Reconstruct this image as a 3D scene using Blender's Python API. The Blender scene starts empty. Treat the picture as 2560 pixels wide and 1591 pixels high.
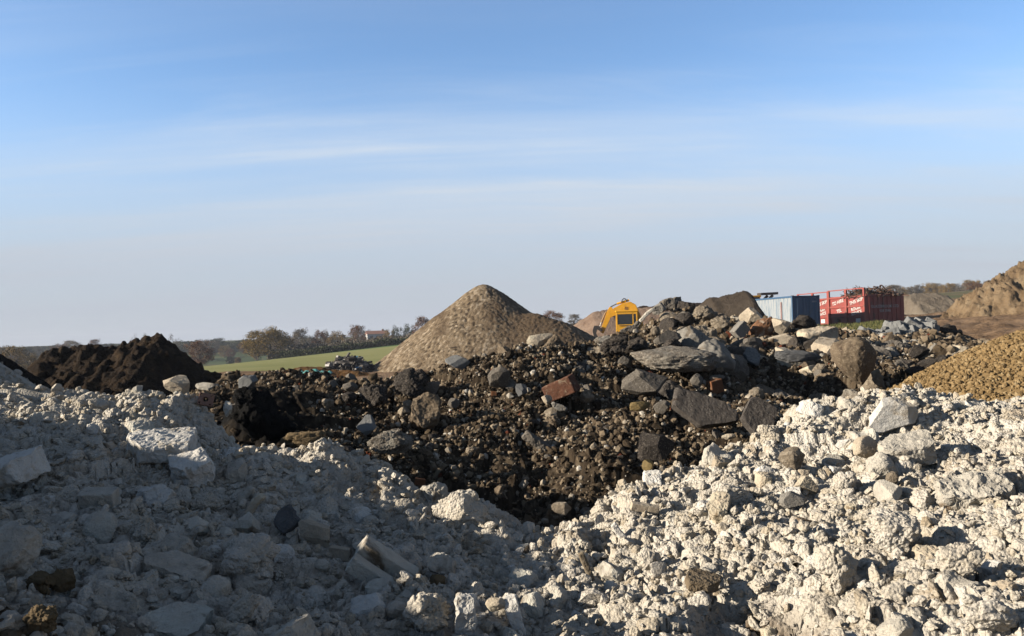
import bpy, bmesh, math, random
import numpy as np
from mathutils import Matrix, Vector, Euler
R = math.radians
SC = bpy.context.scene
COL = SC.collection
random.seed(7)

# ------------------------------------------------------------------ camera, sky, sun, exposure
PW, PH, FPX = 2560.0, 1591.0, 2009.0
EYE = np.array([0.0, 0.0, 2.2])
cam_d = bpy.data.cameras.new('camera'); cam = bpy.data.objects.new('camera', cam_d); COL.objects.link(cam)
cam_d.sensor_width = 36.0; cam_d.lens = 36.0 * FPX / PW
cam_d.clip_start = 0.05; cam_d.clip_end = 6000
CAMR = Matrix.Rotation(R(90 + 1.06), 3, 'X') @ Matrix.Rotation(R(-1.6), 3, 'Z')
cam.matrix_world = Matrix.Translation(EYE) @ CAMR.to_4x4()
SC.camera = cam
CR = np.array(CAMR)

SUN_EL, SUN_A = 17.5, 11.0            # elevation; degrees behind "straight from the left"
SUNV = np.array([-math.cos(R(SUN_EL)) * math.cos(R(SUN_A)), -math.cos(R(SUN_EL)) * math.sin(R(SUN_A)), math.sin(R(SUN_EL))])
sd = bpy.data.lights.new('sun', 'SUN'); sun = bpy.data.objects.new('sun', sd); COL.objects.link(sun)
sd.energy = 5.0; sd.angle = R(0.5); sd.color = (1.0, 0.90, 0.76)
sun.rotation_euler = Vector(SUNV).to_track_quat('Z', 'Y').to_euler()

w = bpy.data.worlds.new('World'); SC.world = w; w.use_nodes = True
def build_world():
    nt = w.node_tree; nt.nodes.clear(); N = nt.nodes.new; L = nt.links.new
    out = N('ShaderNodeOutputWorld'); bg = N('ShaderNodeBackground'); sky = N('ShaderNodeTexSky')
    sky.sky_type = 'NISHITA'; sky.sun_disc = False; sky.sun_elevation = R(SUN_EL)
    sky.sun_rotation = math.atan2(SUNV[0], SUNV[1])
    sky.air_density = 1.0; sky.dust_density = 0.0; sky.ozone_density = 4.5; sky.altitude = 50
    bg.inputs[1].default_value = 0.067
    L(sky.outputs[0], bg.inputs[0])
    tc = N('ShaderNodeTexCoord'); sep = N('ShaderNodeSeparateXYZ'); L(tc.outputs['Generated'], sep.inputs[0])
    def math_(op, a, b=None):
        n = N('ShaderNodeMath'); n.operation = op
        for i, v in enumerate((a, b)):
            if v is None: continue
            if isinstance(v, (int, float)): n.inputs[i].default_value = v
            else: L(v, n.inputs[i])
        return n.outputs[0]
    zc = math_('MAXIMUM', sep.outputs[2], 0.0)
    den = math_('ADD', zc, 0.10)
    u = math_('DIVIDE', sep.outputs[0], den); v = math_('DIVIDE', sep.outputs[1], den)
    def layer(su, sv, ou, ov, scale, lo, hi, rough=0.55, dist=0.6, shear=0.0):
        c = N('ShaderNodeCombineXYZ')
        vv = math_('ADD', math_('MULTIPLY', v, sv), math_('MULTIPLY', u, shear))
        L(math_('ADD', math_('MULTIPLY', u, su), ou), c.inputs[0]); L(math_('ADD', vv, ov), c.inputs[1])
        n = N('ShaderNodeTexNoise'); n.inputs['Scale'].default_value = scale; n.inputs['Detail'].default_value = 7
        n.inputs['Roughness'].default_value = rough; n.inputs['Distortion'].default_value = dist
        L(c.outputs[0], n.inputs['Vector'])
        mr = N('ShaderNodeMapRange'); mr.interpolation_type = 'SMOOTHSTEP'
        mr.inputs[1].default_value = lo; mr.inputs[2].default_value = hi; L(n.outputs[0], mr.inputs[0])
        return mr.outputs[0]
    a = layer(0.13, 0.80, 3.6, 1.05, 1.0, 0.42, 0.68, 0.5, 0.5, 0.03)
    b = layer(0.35, 1.6, 9.4, 5.2, 1.9, 0.44, 0.80, 0.6, 0.9, -0.12)
    # thin cirrus is faint overhead and thickens lower down; a lilac veil closes the horizon
    veil = N('ShaderNodeMapRange'); veil.inputs[1].default_value = 0.36; veil.inputs[2].default_value = 0.19
    veil.inputs[3].default_value = 0.12; veil.inputs[4].default_value = 1.0; L(sep.outputs[2], veil.inputs[0])
    low = N('ShaderNodeMapRange'); low.interpolation_type = 'SMOOTHERSTEP'
    low.inputs[1].default_value = 0.30; low.inputs[2].default_value = 0.0
    low.inputs[3].default_value = 0.0; low.inputs[4].default_value = 0.93; L(sep.outputs[2], low.inputs[0])
    c = layer(0.30, 4.2, 1.3, 7.7, 1.5, 0.36, 0.74, 0.62, 0.35, 0.10)      # fine fibres inside the broad bands
    a = math_('MULTIPLY', a, math_('ADD', math_('MULTIPLY', c, 0.46), 0.5))
    cl = math_('ADD', math_('MULTIPLY', a, 0.66), math_('MULTIPLY', b, 0.30))
    cl = math_('ADD', math_('MULTIPLY', cl, veil.outputs[0]), 0.05)
    mid = N('ShaderNodeMapRange'); mid.interpolation_type = 'SMOOTHSTEP'; mid.inputs[1].default_value = 0.34; mid.inputs[2].default_value = 0.12
    mid.inputs[3].default_value = 0.0; mid.inputs[4].default_value = 0.26; L(sep.outputs[2], mid.inputs[0])
    cl = math_('ADD', cl, mid.outputs[0])
    cl = math_('MINIMUM', cl, 0.9)
    bg2 = N('ShaderNodeBackground'); bg2.inputs[0].default_value = (0.86, 0.93, 1.0, 1); bg2.inputs[1].default_value = 0.262
    bg3 = N('ShaderNodeBackground'); bg3.inputs[0].default_value = (0.81, 0.875, 1.0, 1); bg3.inputs[1].default_value = 0.184
    mx = N('ShaderNodeMixShader'); L(cl, mx.inputs[0]); L(bg.outputs[0], mx.inputs[1]); L(bg2.outputs[0], mx.inputs[2])
    mx2 = N('ShaderNodeMixShader'); L(low.outputs[0], mx2.inputs[0]); L(mx.outputs[0], mx2.inputs[1]); L(bg3.outputs[0], mx2.inputs[2])
    up = N('ShaderNodeMapRange'); up.interpolation_type = 'SMOOTHSTEP'; up.inputs[1].default_value = 0.42; up.inputs[2].default_value = 0.60
    up.inputs[3].default_value = 0.0; up.inputs[4].default_value = 0.6; L(sep.outputs[2], up.inputs[0])      # unseen pale veil added overhead to make the blue fill light more neutral
    bg4 = N('ShaderNodeBackground'); bg4.inputs[0].default_value = (0.90, 0.95, 1.0, 1); bg4.inputs[1].default_value = 0.055
    mx3 = N('ShaderNodeMixShader'); L(up.outputs[0], mx3.inputs[0]); L(mx2.outputs[0], mx3.inputs[1]); L(bg4.outputs[0], mx3.inputs[2])
    L(mx3.outputs[0], out.inputs[0])
build_world()
SC.view_settings.view_transform = 'Standard'; SC.view_settings.look = 'None'
SC.view_settings.exposure = 1.75; SC.view_settings.gamma = 1.0
SC.render.engine = 'CYCLES'
SC.cycles.use_denoising = True
SC.cycles.max_bounces = 5; SC.cycles.diffuse_bounces = 3; SC.cycles.transparent_max_bounces = 8
SC.cycles.volume_bounces = 0

# ------------------------------------------------------------------ helpers: picture measure -> world
def ray(px, py):
    d = CR @ np.array([(px - PW / 2) / FPX, -(py - PH / 2) / FPX, -1.0])
    return d / d[1]
def at(px, py, D):
    return EYE + ray(px, py) * D
def hor(px):
    return 868 - 0.0279 * px

# ------------------------------------------------------------------ noise (numpy)
def _h(ix, iy, iz, seed):
    n = (ix.astype(np.int64) * 374761393 + iy.astype(np.int64) * 668265263 + iz.astype(np.int64) * 2147483647 + seed * 1274126177) & 0xFFFFFFFF
    n = ((n ^ (n >> 13)) * 1274126177) & 0xFFFFFFFF
    n = ((n ^ (n >> 16)) * 2246822519) & 0xFFFFFFFF
    return ((n ^ (n >> 15)) & 0xFFFFFF) / float(0xFFFFFF)
def vnoise(p, seed=0):
    i = np.floor(p); f = p - i; f = f * f * f * (f * (f * 6 - 15) + 10); i = i.astype(np.int64)
    r = 0
    for dx in (0, 1):
        wx = f[:, 0] if dx else 1 - f[:, 0]
        for dy in (0, 1):
            wy = f[:, 1] if dy else 1 - f[:, 1]
            for dz in (0, 1):
                wz = f[:, 2] if dz else 1 - f[:, 2]
                r = r + wx * wy * wz * _h(i[:, 0] + dx, i[:, 1] + dy, i[:, 2] + dz, seed)
    return r * 2 - 1
def fbm(p, octv=4, seed=0, gain=0.5, lac=2.03):
    a, s, r = 1.0, 0.0, 0
    q = p.copy()
    for o in range(octv):
        r = r + a * vnoise(q, seed + o * 17); s += a; a *= gain; q = q * lac + 13.7
    return r / s
def fbm2(x, y, octv=4, seed=0, gain=0.5):
    return fbm(np.stack([x, y, np.full_like(x, seed * 3.7)], 1), octv, seed, gain)
def lumps(x, y, cell, seed, rmin=0.45, rmax=0.85, fill=1.0):
    """height of half-buried round lumps, one per cell, and a random number per lump"""
    gx, gy = x / cell, y / cell
    ix, iy = np.floor(gx), np.floor(gy)
    best = np.zeros_like(x); tint = np.full_like(x, 0.5); z0 = np.zeros_like(ix)
    for dx in (-1, 0, 1):
        for dy in (-1, 0, 1):
            cx, cy = ix + dx, iy + dy
            px = cx + _h(cx, cy, z0, seed); py = cy + _h(cx, cy, z0 + 1, seed)
            rr = rmin + (rmax - rmin) * _h(cx, cy, z0 + 2, seed)
            on = _h(cx, cy, z0 + 3, seed) < fill
            d2 = (gx - px) ** 2 + (gy - py) ** 2
            h = np.where(on, np.sqrt(np.maximum(rr * rr - d2, 0)), 0)
            m = h > best
            best = np.where(m, h, best); tint = np.where(m, _h(cx, cy, z0 + 4, seed), tint)
    return best * cell, tint
def facets(x, y, cell, seed, slope=0.6):
    """broken blocks: every Voronoi cell its own tilted flat top. Returns height and a random number per block"""
    gx, gy = x / cell, y / cell
    ix, iy = np.floor(gx), np.floor(gy); z0 = np.zeros_like(ix)
    bd = np.full_like(x, 9.0); h = np.zeros_like(x); t = np.zeros_like(x)
    for dx in (-1, 0, 1):
        for dy in (-1, 0, 1):
            cx, cy = ix + dx, iy + dy
            px = cx + _h(cx, cy, z0, seed); py = cy + _h(cx, cy, z0 + 1, seed)
            ex, ey = gx - px, gy - py; d = ex * ex + ey * ey
            a = (_h(cx, cy, z0 + 2, seed) - 0.5) * 2 * slope; b = (_h(cx, cy, z0 + 3, seed) - 0.5) * 2 * slope
            hh = _h(cx, cy, z0 + 4, seed) + a * ex + b * ey
            m = d < bd
            bd = np.where(m, d, bd); h = np.where(m, hh, h); t = np.where(m, _h(cx, cy, z0 + 5, seed), t)
    return h * cell, t
class TPS:
    def __init__(s, pts, lam=1e-3):
        P = np.array(pts, float); s.c = P[:, :2]; n = len(P)
        K = s.phi(s.c, s.c) + lam * np.eye(n); Q = np.hstack([np.ones((n, 1)), s.c])
        A = np.zeros((n + 3, n + 3)); A[:n, :n] = K; A[:n, n:] = Q; A[n:, :n] = Q.T
        s.w = np.linalg.solve(A, np.concatenate([P[:, 2], np.zeros(3)]))
    @staticmethod
    def phi(a, b):
        d2 = ((a[:, None, :] - b[None, :, :]) ** 2).sum(2)
        return 0.5 * d2 * np.log(d2 + 1e-9)
    def __call__(s, x, y):
        out = np.empty_like(x); q = np.stack([x, y], 1)
        for i in range(0, len(q), 60000):
            b = q[i:i + 60000]
            out[i:i + 60000] = s.phi(b, s.c) @ s.w[:-3] + s.w[-3] + b @ s.w[-2:]
        return out

# ------------------------------------------------------------------ helpers: meshes and tags
def tag(o, label=None, cat=None, group=None, kind=None):
    if label: o['label'] = label
    if cat: o['category'] = cat
    if group: o['group'] = group
    if kind or cat: o['kind'] = kind or 'thing'
    return o
def link(name, me, mat=None, parent=None):
    if mat is not None and not me.materials: me.materials.append(mat)
    o = bpy.data.objects.new(name, me); COL.objects.link(o)
    if parent is not None: o.parent = parent
    return o
def np_mesh(name, V, F, smooth=True, tint=None, soil=None):
    V = np.asarray(V, np.float32); F = np.asarray(F, np.int32); k = F.shape[1]
    me = bpy.data.meshes.new(name)
    me.vertices.add(len(V)); me.vertices.foreach_set('co', V.ravel())
    me.loops.add(F.size); me.loops.foreach_set('vertex_index', F.ravel())
    me.polygons.add(len(F)); me.polygons.foreach_set('loop_start', np.arange(0, F.size, k, dtype=np.int32))
    me.polygons.foreach_set('use_smooth', np.full(len(F), smooth, bool))
    me.update(calc_edges=True)
    if tint is None: tint = np.full(len(V), 0.5)
    for nm, arr in (('tint', tint), ('soil', soil)):
        if arr is not None:
            a = me.attributes.new(nm, 'FLOAT', 'POINT'); a.data.foreach_set('value', np.asarray(arr, np.float32))
    return me
def empty(name, loc, rz=0.0):
    o = bpy.data.objects.new(name, None); COL.objects.link(o)
    o.location = loc; o.rotation_euler = (0, 0, rz); o.empty_display_size = 0.2
    return o
def copy_tree(o, parent=None):
    c = o.copy(); COL.objects.link(c)
    if parent is not None: c.parent = parent
    for ch in list(o.children): copy_tree(ch, c)
    return c
class MB:
    """collects boxes, bars, prisms and cylinders and links them as one mesh"""
    def __init__(s): s.bm = bmesh.new()
    def box(s, c, d, rot=None, bev=0.0):
        m = Matrix.Translation(c) @ ((rot.to_matrix().to_4x4()) if rot else Matrix()) @ Matrix.Diagonal((d[0], d[1], d[2], 1))
        g = bmesh.ops.create_cube(s.bm, size=1.0, matrix=m)
        if bev:
            es = list({e for v in g['verts'] for e in v.link_edges})
            bmesh.ops.bevel(s.bm, geom=es, offset=bev, segments=2, affect='EDGES', profile=0.6)
        return s
    def bar(s, a, b, wd, ht, bev=0.0):
        a, b = Vector(a), Vector(b); d = b - a
        q = d.to_track_quat('X', 'Z')
        m = Matrix.Translation((a + b) / 2) @ q.to_matrix().to_4x4() @ Matrix.Diagonal((d.length, wd, ht, 1))
        g = bmesh.ops.create_cube(s.bm, size=1.0, matrix=m)
        if bev:
            es = list({e for v in g['verts'] for e in v.link_edges})
            bmesh.ops.bevel(s.bm, geom=es, offset=bev, segments=1, affect='EDGES')
        return s
    def cyl(s, a, b, r1, r2=None, n=12):
        a, b = Vector(a), Vector(b); d = b - a; r2 = r1 if r2 is None else r2
        m = Matrix.Translation((a + b) / 2) @ d.to_track_quat('Z', 'Y').to_matrix().to_4x4()
        bmesh.ops.create_cone(s.bm, cap_ends=True, segments=n, radius1=r1, radius2=r2, depth=d.length, matrix=m)
        return s
    def prism(s, poly, y0, y1, bev=0.0):
        """polygon in the x-z plane, extruded along y"""
        v0 = [s.bm.verts.new((p[0], y0, p[1])) for p in poly]; v1 = [s.bm.verts.new((p[0], y1, p[1])) for p in poly]
        n = len(poly); fs = [s.bm.faces.new(v0), s.bm.faces.new(v1[::-1])]
        for i in range(n): fs.append(s.bm.faces.new((v0[i], v1[i], v1[(i + 1) % n], v0[(i + 1) % n])))
        bmesh.ops.recalc_face_normals(s.bm, faces=fs)
        if bev:
            es = list({e for f in fs for e in f.edges})
            bmesh.ops.bevel(s.bm, geom=es, offset=bev, segments=2, affect='EDGES')
        return s
    def build(s, name, mat, parent=None, smooth=False):
        me = bpy.data.meshes.new(name); s.bm.to_mesh(me); s.bm.free()
        if smooth: me.polygons.foreach_set('use_smooth', np.ones(len(me.polygons), bool))
        return link(name, me, mat, parent)

# ------------------------------------------------------------------ materials
MATS = {}
ALB = 0.35      # the colours below were measured under a darker exposure
def stone_mat(name, stops, tscale=1.0, tint=0.6, noise=0.55, nscale=6.0, rnd=0.25, bump=0.5, bscale=40.0, bdist=0.01, rough=0.92,
              soil=None, patch=None, speck=None, coord='Object', alb=1.0, knob=None):
    k_ = alb * ALB
    sc3 = lambda c: tuple(v * k_ for v in c)
    stops = [(p, sc3(c)) for p, c in stops]; soil = sc3(soil) if soil else None
    patch = [(a, b, c, sc3(d)) for a, b, c, d in patch] if patch else None; speck = [(a, b, c, sc3(d)) for a, b, c, d in speck] if speck else None
    #"""stops: list of (pos, rgb). Colour comes from the stone's own random number, from noise and from the object's random number.
    m = bpy.data.materials.new(name); m.use_nodes = True; nt = m.node_tree; N = nt.nodes.new; L = nt.links.new
    bs = nt.nodes['Principled BSDF']; bs.inputs['Roughness'].default_value = rough
    bs.inputs['Specular IOR Level'].default_value = 0.06
    ge = N('ShaderNodeNewGeometry'); oi0 = N('ShaderNodeObjectInfo'); ad = N('ShaderNodeVectorMath'); ad.operation = 'ADD'
    sm = N('ShaderNodeMath'); sm.operation = 'MULTIPLY'; sm.inputs[1].default_value = 40.0; L(oi0.outputs['Random'], sm.inputs[0])
    L(ge.outputs['Position'], ad.inputs[0]); L(sm.outputs[0], ad.inputs[1]); co = ad.outputs[0]      # metres, so grain keeps its size on every stone
    def mth(op, a, b):
        n = N('ShaderNodeMath'); n.operation = op
        for i, v in enumerate((a, b)):
            if isinstance(v, (int, float)): n.inputs[i].default_value = v
            else: L(v, n.inputs[i])
        return n.outputs[0]
    def nz(scale, det=6, rg=0.6, dist=0.0):
        n = N('ShaderNodeTexNoise'); n.inputs['Scale'].default_value = scale; n.inputs['Detail'].default_value = det
        n.inputs['Roughness'].default_value = rg; n.inputs['Distortion'].default_value = dist; L(co, n.inputs['Vector']); return n.outputs[0]
    fac = mth('ADD', mth('MULTIPLY', mth('SUBTRACT', nz(nscale, 7, 0.65), 0.5), noise * 2), 0.5)
    if tint:
        at_ = N('ShaderNodeAttribute'); at_.attribute_name = 'tint'
        fac = mth('ADD', fac, mth('MULTIPLY', mth('SUBTRACT', at_.outputs['Fac'], 0.5), tint))
    if rnd:
        oi = N('ShaderNodeObjectInfo'); fac = mth('ADD', fac, mth('MULTIPLY', mth('SUBTRACT', oi.outputs['Random'], 0.5), rnd))
    cr = N('ShaderNodeValToRGB'); cr.color_ramp.interpolation = 'LINEAR'
    el = cr.color_ramp.elements
    el[0].position, el[0].color = stops[0][0], (*stops[0][1], 1); el[1].position, el[1].color = stops[-1][0], (*stops[-1][1], 1)
    for p, c in stops[1:-1]: e = el.new(p); e.color = (*c, 1)
    L(fac, cr.inputs[0]); col = cr.outputs[0]
    def mix(f, a, rgb):
        n = N('ShaderNodeMix'); n.data_type = 'RGBA'; L(f, n.inputs[0]); L(a, n.inputs[6]); n.inputs[7].default_value = (*rgb, 1); return n.outputs[2]
    def thr(v, lo, hi):
        n = N('ShaderNodeMapRange'); n.interpolation_type = 'SMOOTHSTEP'; n.inputs[1].default_value = lo; n.inputs[2].default_value = hi; L(v, n.inputs[0]); return n.outputs[0]
    if patch:      # (scale, lo, hi, rgb): stains with a shape of their own
        for sc, lo, hi, rgb in patch: col = mix(thr(nz(sc, 5, 0.6, 0.5), lo, hi), col, rgb)
    if soil:
        at2 = N('ShaderNodeAttribute'); at2.attribute_name = 'soil'; col = mix(at2.outputs['Fac'], col, soil)
    if speck:      # (scale, lo, hi, rgb): aggregate showing in broken concrete or tarmac
        for sc, lo, hi, rgb in speck:
            v = N('ShaderNodeTexVoronoi'); v.inputs['Scale'].default_value = sc; L(co, v.inputs['Vector'])
            s2 = N('ShaderNodeSeparateColor'); L(v.outputs['Color'], s2.inputs[0]); col = mix(thr(s2.outputs[0], lo, hi), col, rgb)
    L(col, bs.inputs['Base Color'])
    if bump:
        b = N('ShaderNodeBump'); b.inputs['Strength'].default_value = bump; b.inputs['Distance'].default_value = bdist
        h = nz(bscale, 6, 0.7)
        if knob:       # small round crumbs between the modelled ones
            wv = N('ShaderNodeVectorMath'); wv.operation = 'SCALE'; wv.inputs['Scale'].default_value = 1.0; L(co, wv.inputs[0])
            vo = N('ShaderNodeTexVoronoi'); vo.inputs['Scale'].default_value = knob[0]; L(wv.outputs[0], vo.inputs['Vector'])
            h = mth('ADD', h, mth('MULTIPLY', mth('SUBTRACT', 0.6, vo.outputs['Distance']), knob[1] / bdist * 1.2))
        L(h, b.inputs['Height']); L(b.outputs[0], bs.inputs['Normal'])
    MATS[name] = m
    return m
def plain_mat(name, rgb, rough=0.5, metal=0.0, dirt=None, dscale=3.0, dlo=0.5, dhi=0.75, spec=0.4, bump=0.0, stripes=None):
    m = bpy.data.materials.new(name); m.use_nodes = True; nt = m.node_tree; N = nt.nodes.new; L = nt.links.new
    bs = nt.nodes['Principled BSDF']; bs.inputs['Roughness'].default_value = rough; bs.inputs['Metallic'].default_value = metal
    bs.inputs['Specular IOR Level'].default_value = spec
    tc = N('ShaderNodeTexCoord'); n = N('ShaderNodeTexNoise'); n.inputs['Scale'].default_value = dscale; n.inputs['Detail'].default_value = 8
    n.inputs['Roughness'].default_value = 0.65
    mp = N('ShaderNodeMapping'); L(tc.outputs['Object'], mp.inputs[0]); L(mp.outputs[0], n.inputs['Vector'])
    if stripes: mp.inputs['Scale'].default_value = stripes
    rgb = tuple(v * 0.55 for v in rgb); dirt = tuple(v * 0.55 for v in dirt) if dirt else None
    hsv = N('ShaderNodeHueSaturation'); hsv.inputs['Color'].default_value = (*rgb, 1)
    mr = N('ShaderNodeMapRange'); mr.inputs[1].default_value = 0.3; mr.inputs[2].default_value = 0.7; mr.inputs[3].default_value = 0.8; mr.inputs[4].default_value = 1.2
    L(n.outputs[0], mr.inputs[0]); L(mr.outputs[0], hsv.inputs['Value'])
    col = hsv.outputs[0]
    if dirt:
        t = N('ShaderNodeMapRange'); t.interpolation_type = 'SMOOTHSTEP'; t.inputs[1].default_value = dlo; t.inputs[2].default_value = dhi
        L(n.outputs[0], t.inputs[0]); x = N('ShaderNodeMix'); x.data_type = 'RGBA'; L(t.outputs[0], x.inputs[0]); L(col, x.inputs[6]); x.inputs[7].default_value = (*dirt, 1)
        col = x.outputs[2]
    L(col, bs.inputs['Base Color'])
    MATS[name] = m
    return m

M_white = stone_mat('pale_rubble', [(0.0, (0.30, 0.22, 0.125)), (0.2, (0.50, 0.42, 0.305)), (0.42, (0.62, 0.555, 0.45)), (0.75, (0.71, 0.655, 0.56)), (1.0, (0.78, 0.745, 0.67))],
                    tint=0.5, noise=0.7, nscale=3.2, bump=1.0, bscale=38, bdist=0.017, knob=(52, 0.011), alb=1.24, patch=[(0.8, 0.52, 0.74, (0.54, 0.485, 0.40)), (2.6, 0.58, 0.72, (0.44, 0.36, 0.26))], soil=(0.12, 0.075, 0.038))
M_chalk = stone_mat('chalk_lump', [(0.0, (0.40, 0.31, 0.20)), (0.3, (0.59, 0.52, 0.41)), (0.6, (0.69, 0.63, 0.535)), (1.0, (0.78, 0.745, 0.67))],
                    tint=0.4, noise=0.55, nscale=6, bump=1.0, bscale=42, bdist=0.017, knob=(58, 0.010), alb=1.24)
M_dark = stone_mat('dark_rubble', [(0.0, (0.020, 0.014, 0.009)), (0.36, (0.075, 0.054, 0.035)), (0.55, (0.15, 0.112, 0.073)), (0.78, (0.27, 0.215, 0.145)), (1.0, (0.52, 0.46, 0.37))],
                   alb=0.80, tint=0.85, noise=0.25, nscale=9, rnd=0, bump=0.8, bscale=90, bdist=0.01, soil=(0.007, 0.0065, 0.006))
M_pebble = stone_mat('mixed_pebbles', [(0.0, (0.03, 0.022, 0.015)), (0.3, (0.12, 0.088, 0.056)), (0.58, (0.24, 0.18, 0.118)), (0.80, (0.38, 0.30, 0.205)), (0.93, (0.54, 0.47, 0.37)), (1.0, (0.76, 0.72, 0.64))],
                     tint=0.95, noise=0.16, nscale=14, rnd=0, bump=0.5, bscale=90, bdist=0.006, alb=0.94, soil=(0.20, 0.062, 0.032))
M_yellow = stone_mat('yellow_gravel', [(0.0, (0.11, 0.062, 0.022)), (0.3, (0.255, 0.17, 0.078)), (0.65, (0.385, 0.26, 0.122)), (0.9, (0.50, 0.385, 0.22)), (1.0, (0.66, 0.60, 0.48))],
                     tint=0.6, noise=0.25, nscale=10, rnd=0, bump=0.5, bscale=60, bdist=0.008)
M_shingle = stone_mat('tan_shingle', [(0.0, (0.085, 0.062, 0.042)), (0.35, (0.255, 0.188, 0.118)), (0.7, (0.38, 0.292, 0.195)), (1.0, (0.58, 0.48, 0.355))],
                      tint=0.95, noise=0.3, nscale=1.3, rnd=0, bump=1.0, bscale=13, bdist=0.09, alb=1.12, soil=(0.135, 0.092, 0.056))
M_peat = stone_mat('brown_soil', [(0.0, (0.012, 0.008, 0.005)), (0.45, (0.042, 0.026, 0.014)), (0.75, (0.08, 0.05, 0.026)), (1.0, (0.15, 0.10, 0.055))],
                   tint=0.5, noise=0.8, nscale=2.2, rnd=0, bump=1.0, bscale=9, bdist=0.16, alb=0.85)
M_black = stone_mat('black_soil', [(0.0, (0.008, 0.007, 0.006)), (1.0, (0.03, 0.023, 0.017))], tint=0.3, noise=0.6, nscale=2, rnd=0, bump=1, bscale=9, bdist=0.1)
M_greysoil = stone_mat('grey_soil', [(0.0, (0.06, 0.046, 0.035)), (0.5, (0.115, 0.09, 0.068)), (1.0, (0.19, 0.155, 0.12))], tint=0.3, noise=0.6, nscale=1.4, rnd=0, bump=1.0, bscale=10, bdist=0.10, alb=0.8)
M_pinksoil = stone_mat('pink_hardcore', [(0.0, (0.20, 0.125, 0.085)), (0.5, (0.34, 0.235, 0.17)), (1.0, (0.46, 0.36, 0.28))], tint=0.3, noise=0.6, nscale=1.2, rnd=0, bump=1, bscale=5, bdist=0.12)
M_tansoil = stone_mat('tan_soil', [(0.0, (0.12, 0.072, 0.038)), (0.5, (0.29, 0.20, 0.115)), (1.0, (0.45, 0.34, 0.215))], tint=0.4, noise=0.7, nscale=0.5, rnd=0, bump=1, bscale=4, bdist=0.2)
M_greygravel = stone_mat('grey_gravel', [(0.0, (0.13, 0.10, 0.075)), (0.5, (0.25, 0.205, 0.155)), (1.0, (0.38, 0.33, 0.26))], tint=0.4, noise=0.6, nscale=0.8, rnd=0, bump=1, bscale=5, bdist=0.12)
M_orange = stone_mat('orange_earth', [(0.0, (0.06, 0.03, 0.012)), (0.5, (0.17, 0.085, 0.03)), (1.0, (0.28, 0.16, 0.065))], tint=0.3, noise=0.7, nscale=0.9, rnd=0, bump=1, bscale=5, bdist=0.1)
M_mud = stone_mat('mud', [(0.0, (0.08, 0.047, 0.026)), (0.45, (0.20, 0.128, 0.075)), (0.75, (0.29, 0.195, 0.122)), (1.0, (0.38, 0.28, 0.19))],
                  tint=0, noise=0.75, nscale=0.35, rnd=0, bump=1.0, bscale=3.0, bdist=0.2, alb=1.5)
M_field = stone_mat('field_grass', [(0.0, (0.20, 0.23, 0.06)), (0.5, (0.36, 0.36, 0.13)), (1.0, (0.50, 0.46, 0.21))], tint=0, noise=0.55, nscale=0.09, rnd=0, bump=0.3, bscale=1.5, bdist=0.1,
                    soil=(0.13, 0.22, 0.065))
M_far = stone_mat('far_fields', [(0.0, (0.06, 0.10, 0.03)), (0.38, (0.10, 0.14, 0.045)), (0.55, (0.22, 0.17, 0.08)), (1.0, (0.28, 0.23, 0.11))], tint=0, noise=0.9, nscale=0.012, rnd=0, bump=0.2, bscale=0.5)
# chunks
def concrete(name, base, spread=0.35, speck=None, patch=None, bump=0.7, bscale=45, bdist=0.01, nscale=8, alb=1.0):
    b = np.array(base)
    return stone_mat(name, [(0.0, tuple(b * (1 - spread) * 0.8)), (0.5, tuple(b)), (1.0, tuple(np.minimum(b * (1 + spread), 0.75)))], tint=0.0, noise=0.55, nscale=nscale, rnd=0.3, bump=bump, bscale=bscale, bdist=bdist, speck=speck, patch=patch, alb=alb)
C = {}
C['pale'] = concrete('pale_concrete', alb=1.35, bump=1.0, bdist=0.02, base=(0.62, 0.57, 0.48), patch=[(3, 0.58, 0.7, (0.20, 0.15, 0.10))])
C['cream'] = concrete('cream_stone', alb=1.15, bump=0.9, bdist=0.015, base=(0.62, 0.52, 0.39), patch=[(4, 0.6, 0.72, (0.24, 0.17, 0.10))])
C['grey'] = concrete('grey_concrete', (0.20, 0.175, 0.145), speck=[(70, 0.7, 1.0, (0.28, 0.25, 0.21))], patch=[(5, 0.58, 0.7, (0.12, 0.10, 0.08))])
C['greylight'] = concrete('light_grey_concrete', (0.32, 0.295, 0.255), speck=[(60, 0.7, 1.0, (0.38, 0.355, 0.31))], patch=[(4, 0.56, 0.7, (0.22, 0.18, 0.135))])
C['stonegrey'] = concrete('blue_grey_stone', (0.30, 0.30, 0.29), spread=0.25, bump=0.4)
C['brown'] = concrete('brown_concrete', (0.225, 0.172, 0.118), speck=[(60, 0.65, 1.0, (0.31, 0.245, 0.17))], patch=[(5, 0.58, 0.7, (0.14, 0.10, 0.07))])
C['asphalt'] = concrete('asphalt', (0.075, 0.064, 0.055), spread=0.4, speck=[(80, 0.7, 1.0, (0.17, 0.145, 0.12))], bump=0.9, bscale=60, bdist=0.012)
C['darkslab'] = concrete('dark_tarmac_slab', (0.115, 0.10, 0.088), spread=0.3, speck=[(90, 0.8, 1.0, (0.20, 0.18, 0.155))], patch=[(5, 0.6, 0.7, (0.06, 0.045, 0.035))], bump=0.45)
C['tar'] = concrete('black_tar', (0.009, 0.0085, 0.008), spread=0.5, bump=1.0, bscale=40, bdist=0.02)
C['speckled'] = concrete('speckled_concrete', (0.23, 0.195, 0.155), speck=[(70, 0.5, 0.9, (0.40, 0.36, 0.30))], patch=[(4, 0.5, 0.62, (0.42, 0.385, 0.32)), (7, 0.62, 0.7, (0.12, 0.10, 0.08))], bump=1.0, bscale=40, bdist=0.02)
C['slate'] = concrete('slate_grey', (0.165, 0.165, 0.165), spread=0.2, bump=0.35)
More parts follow.
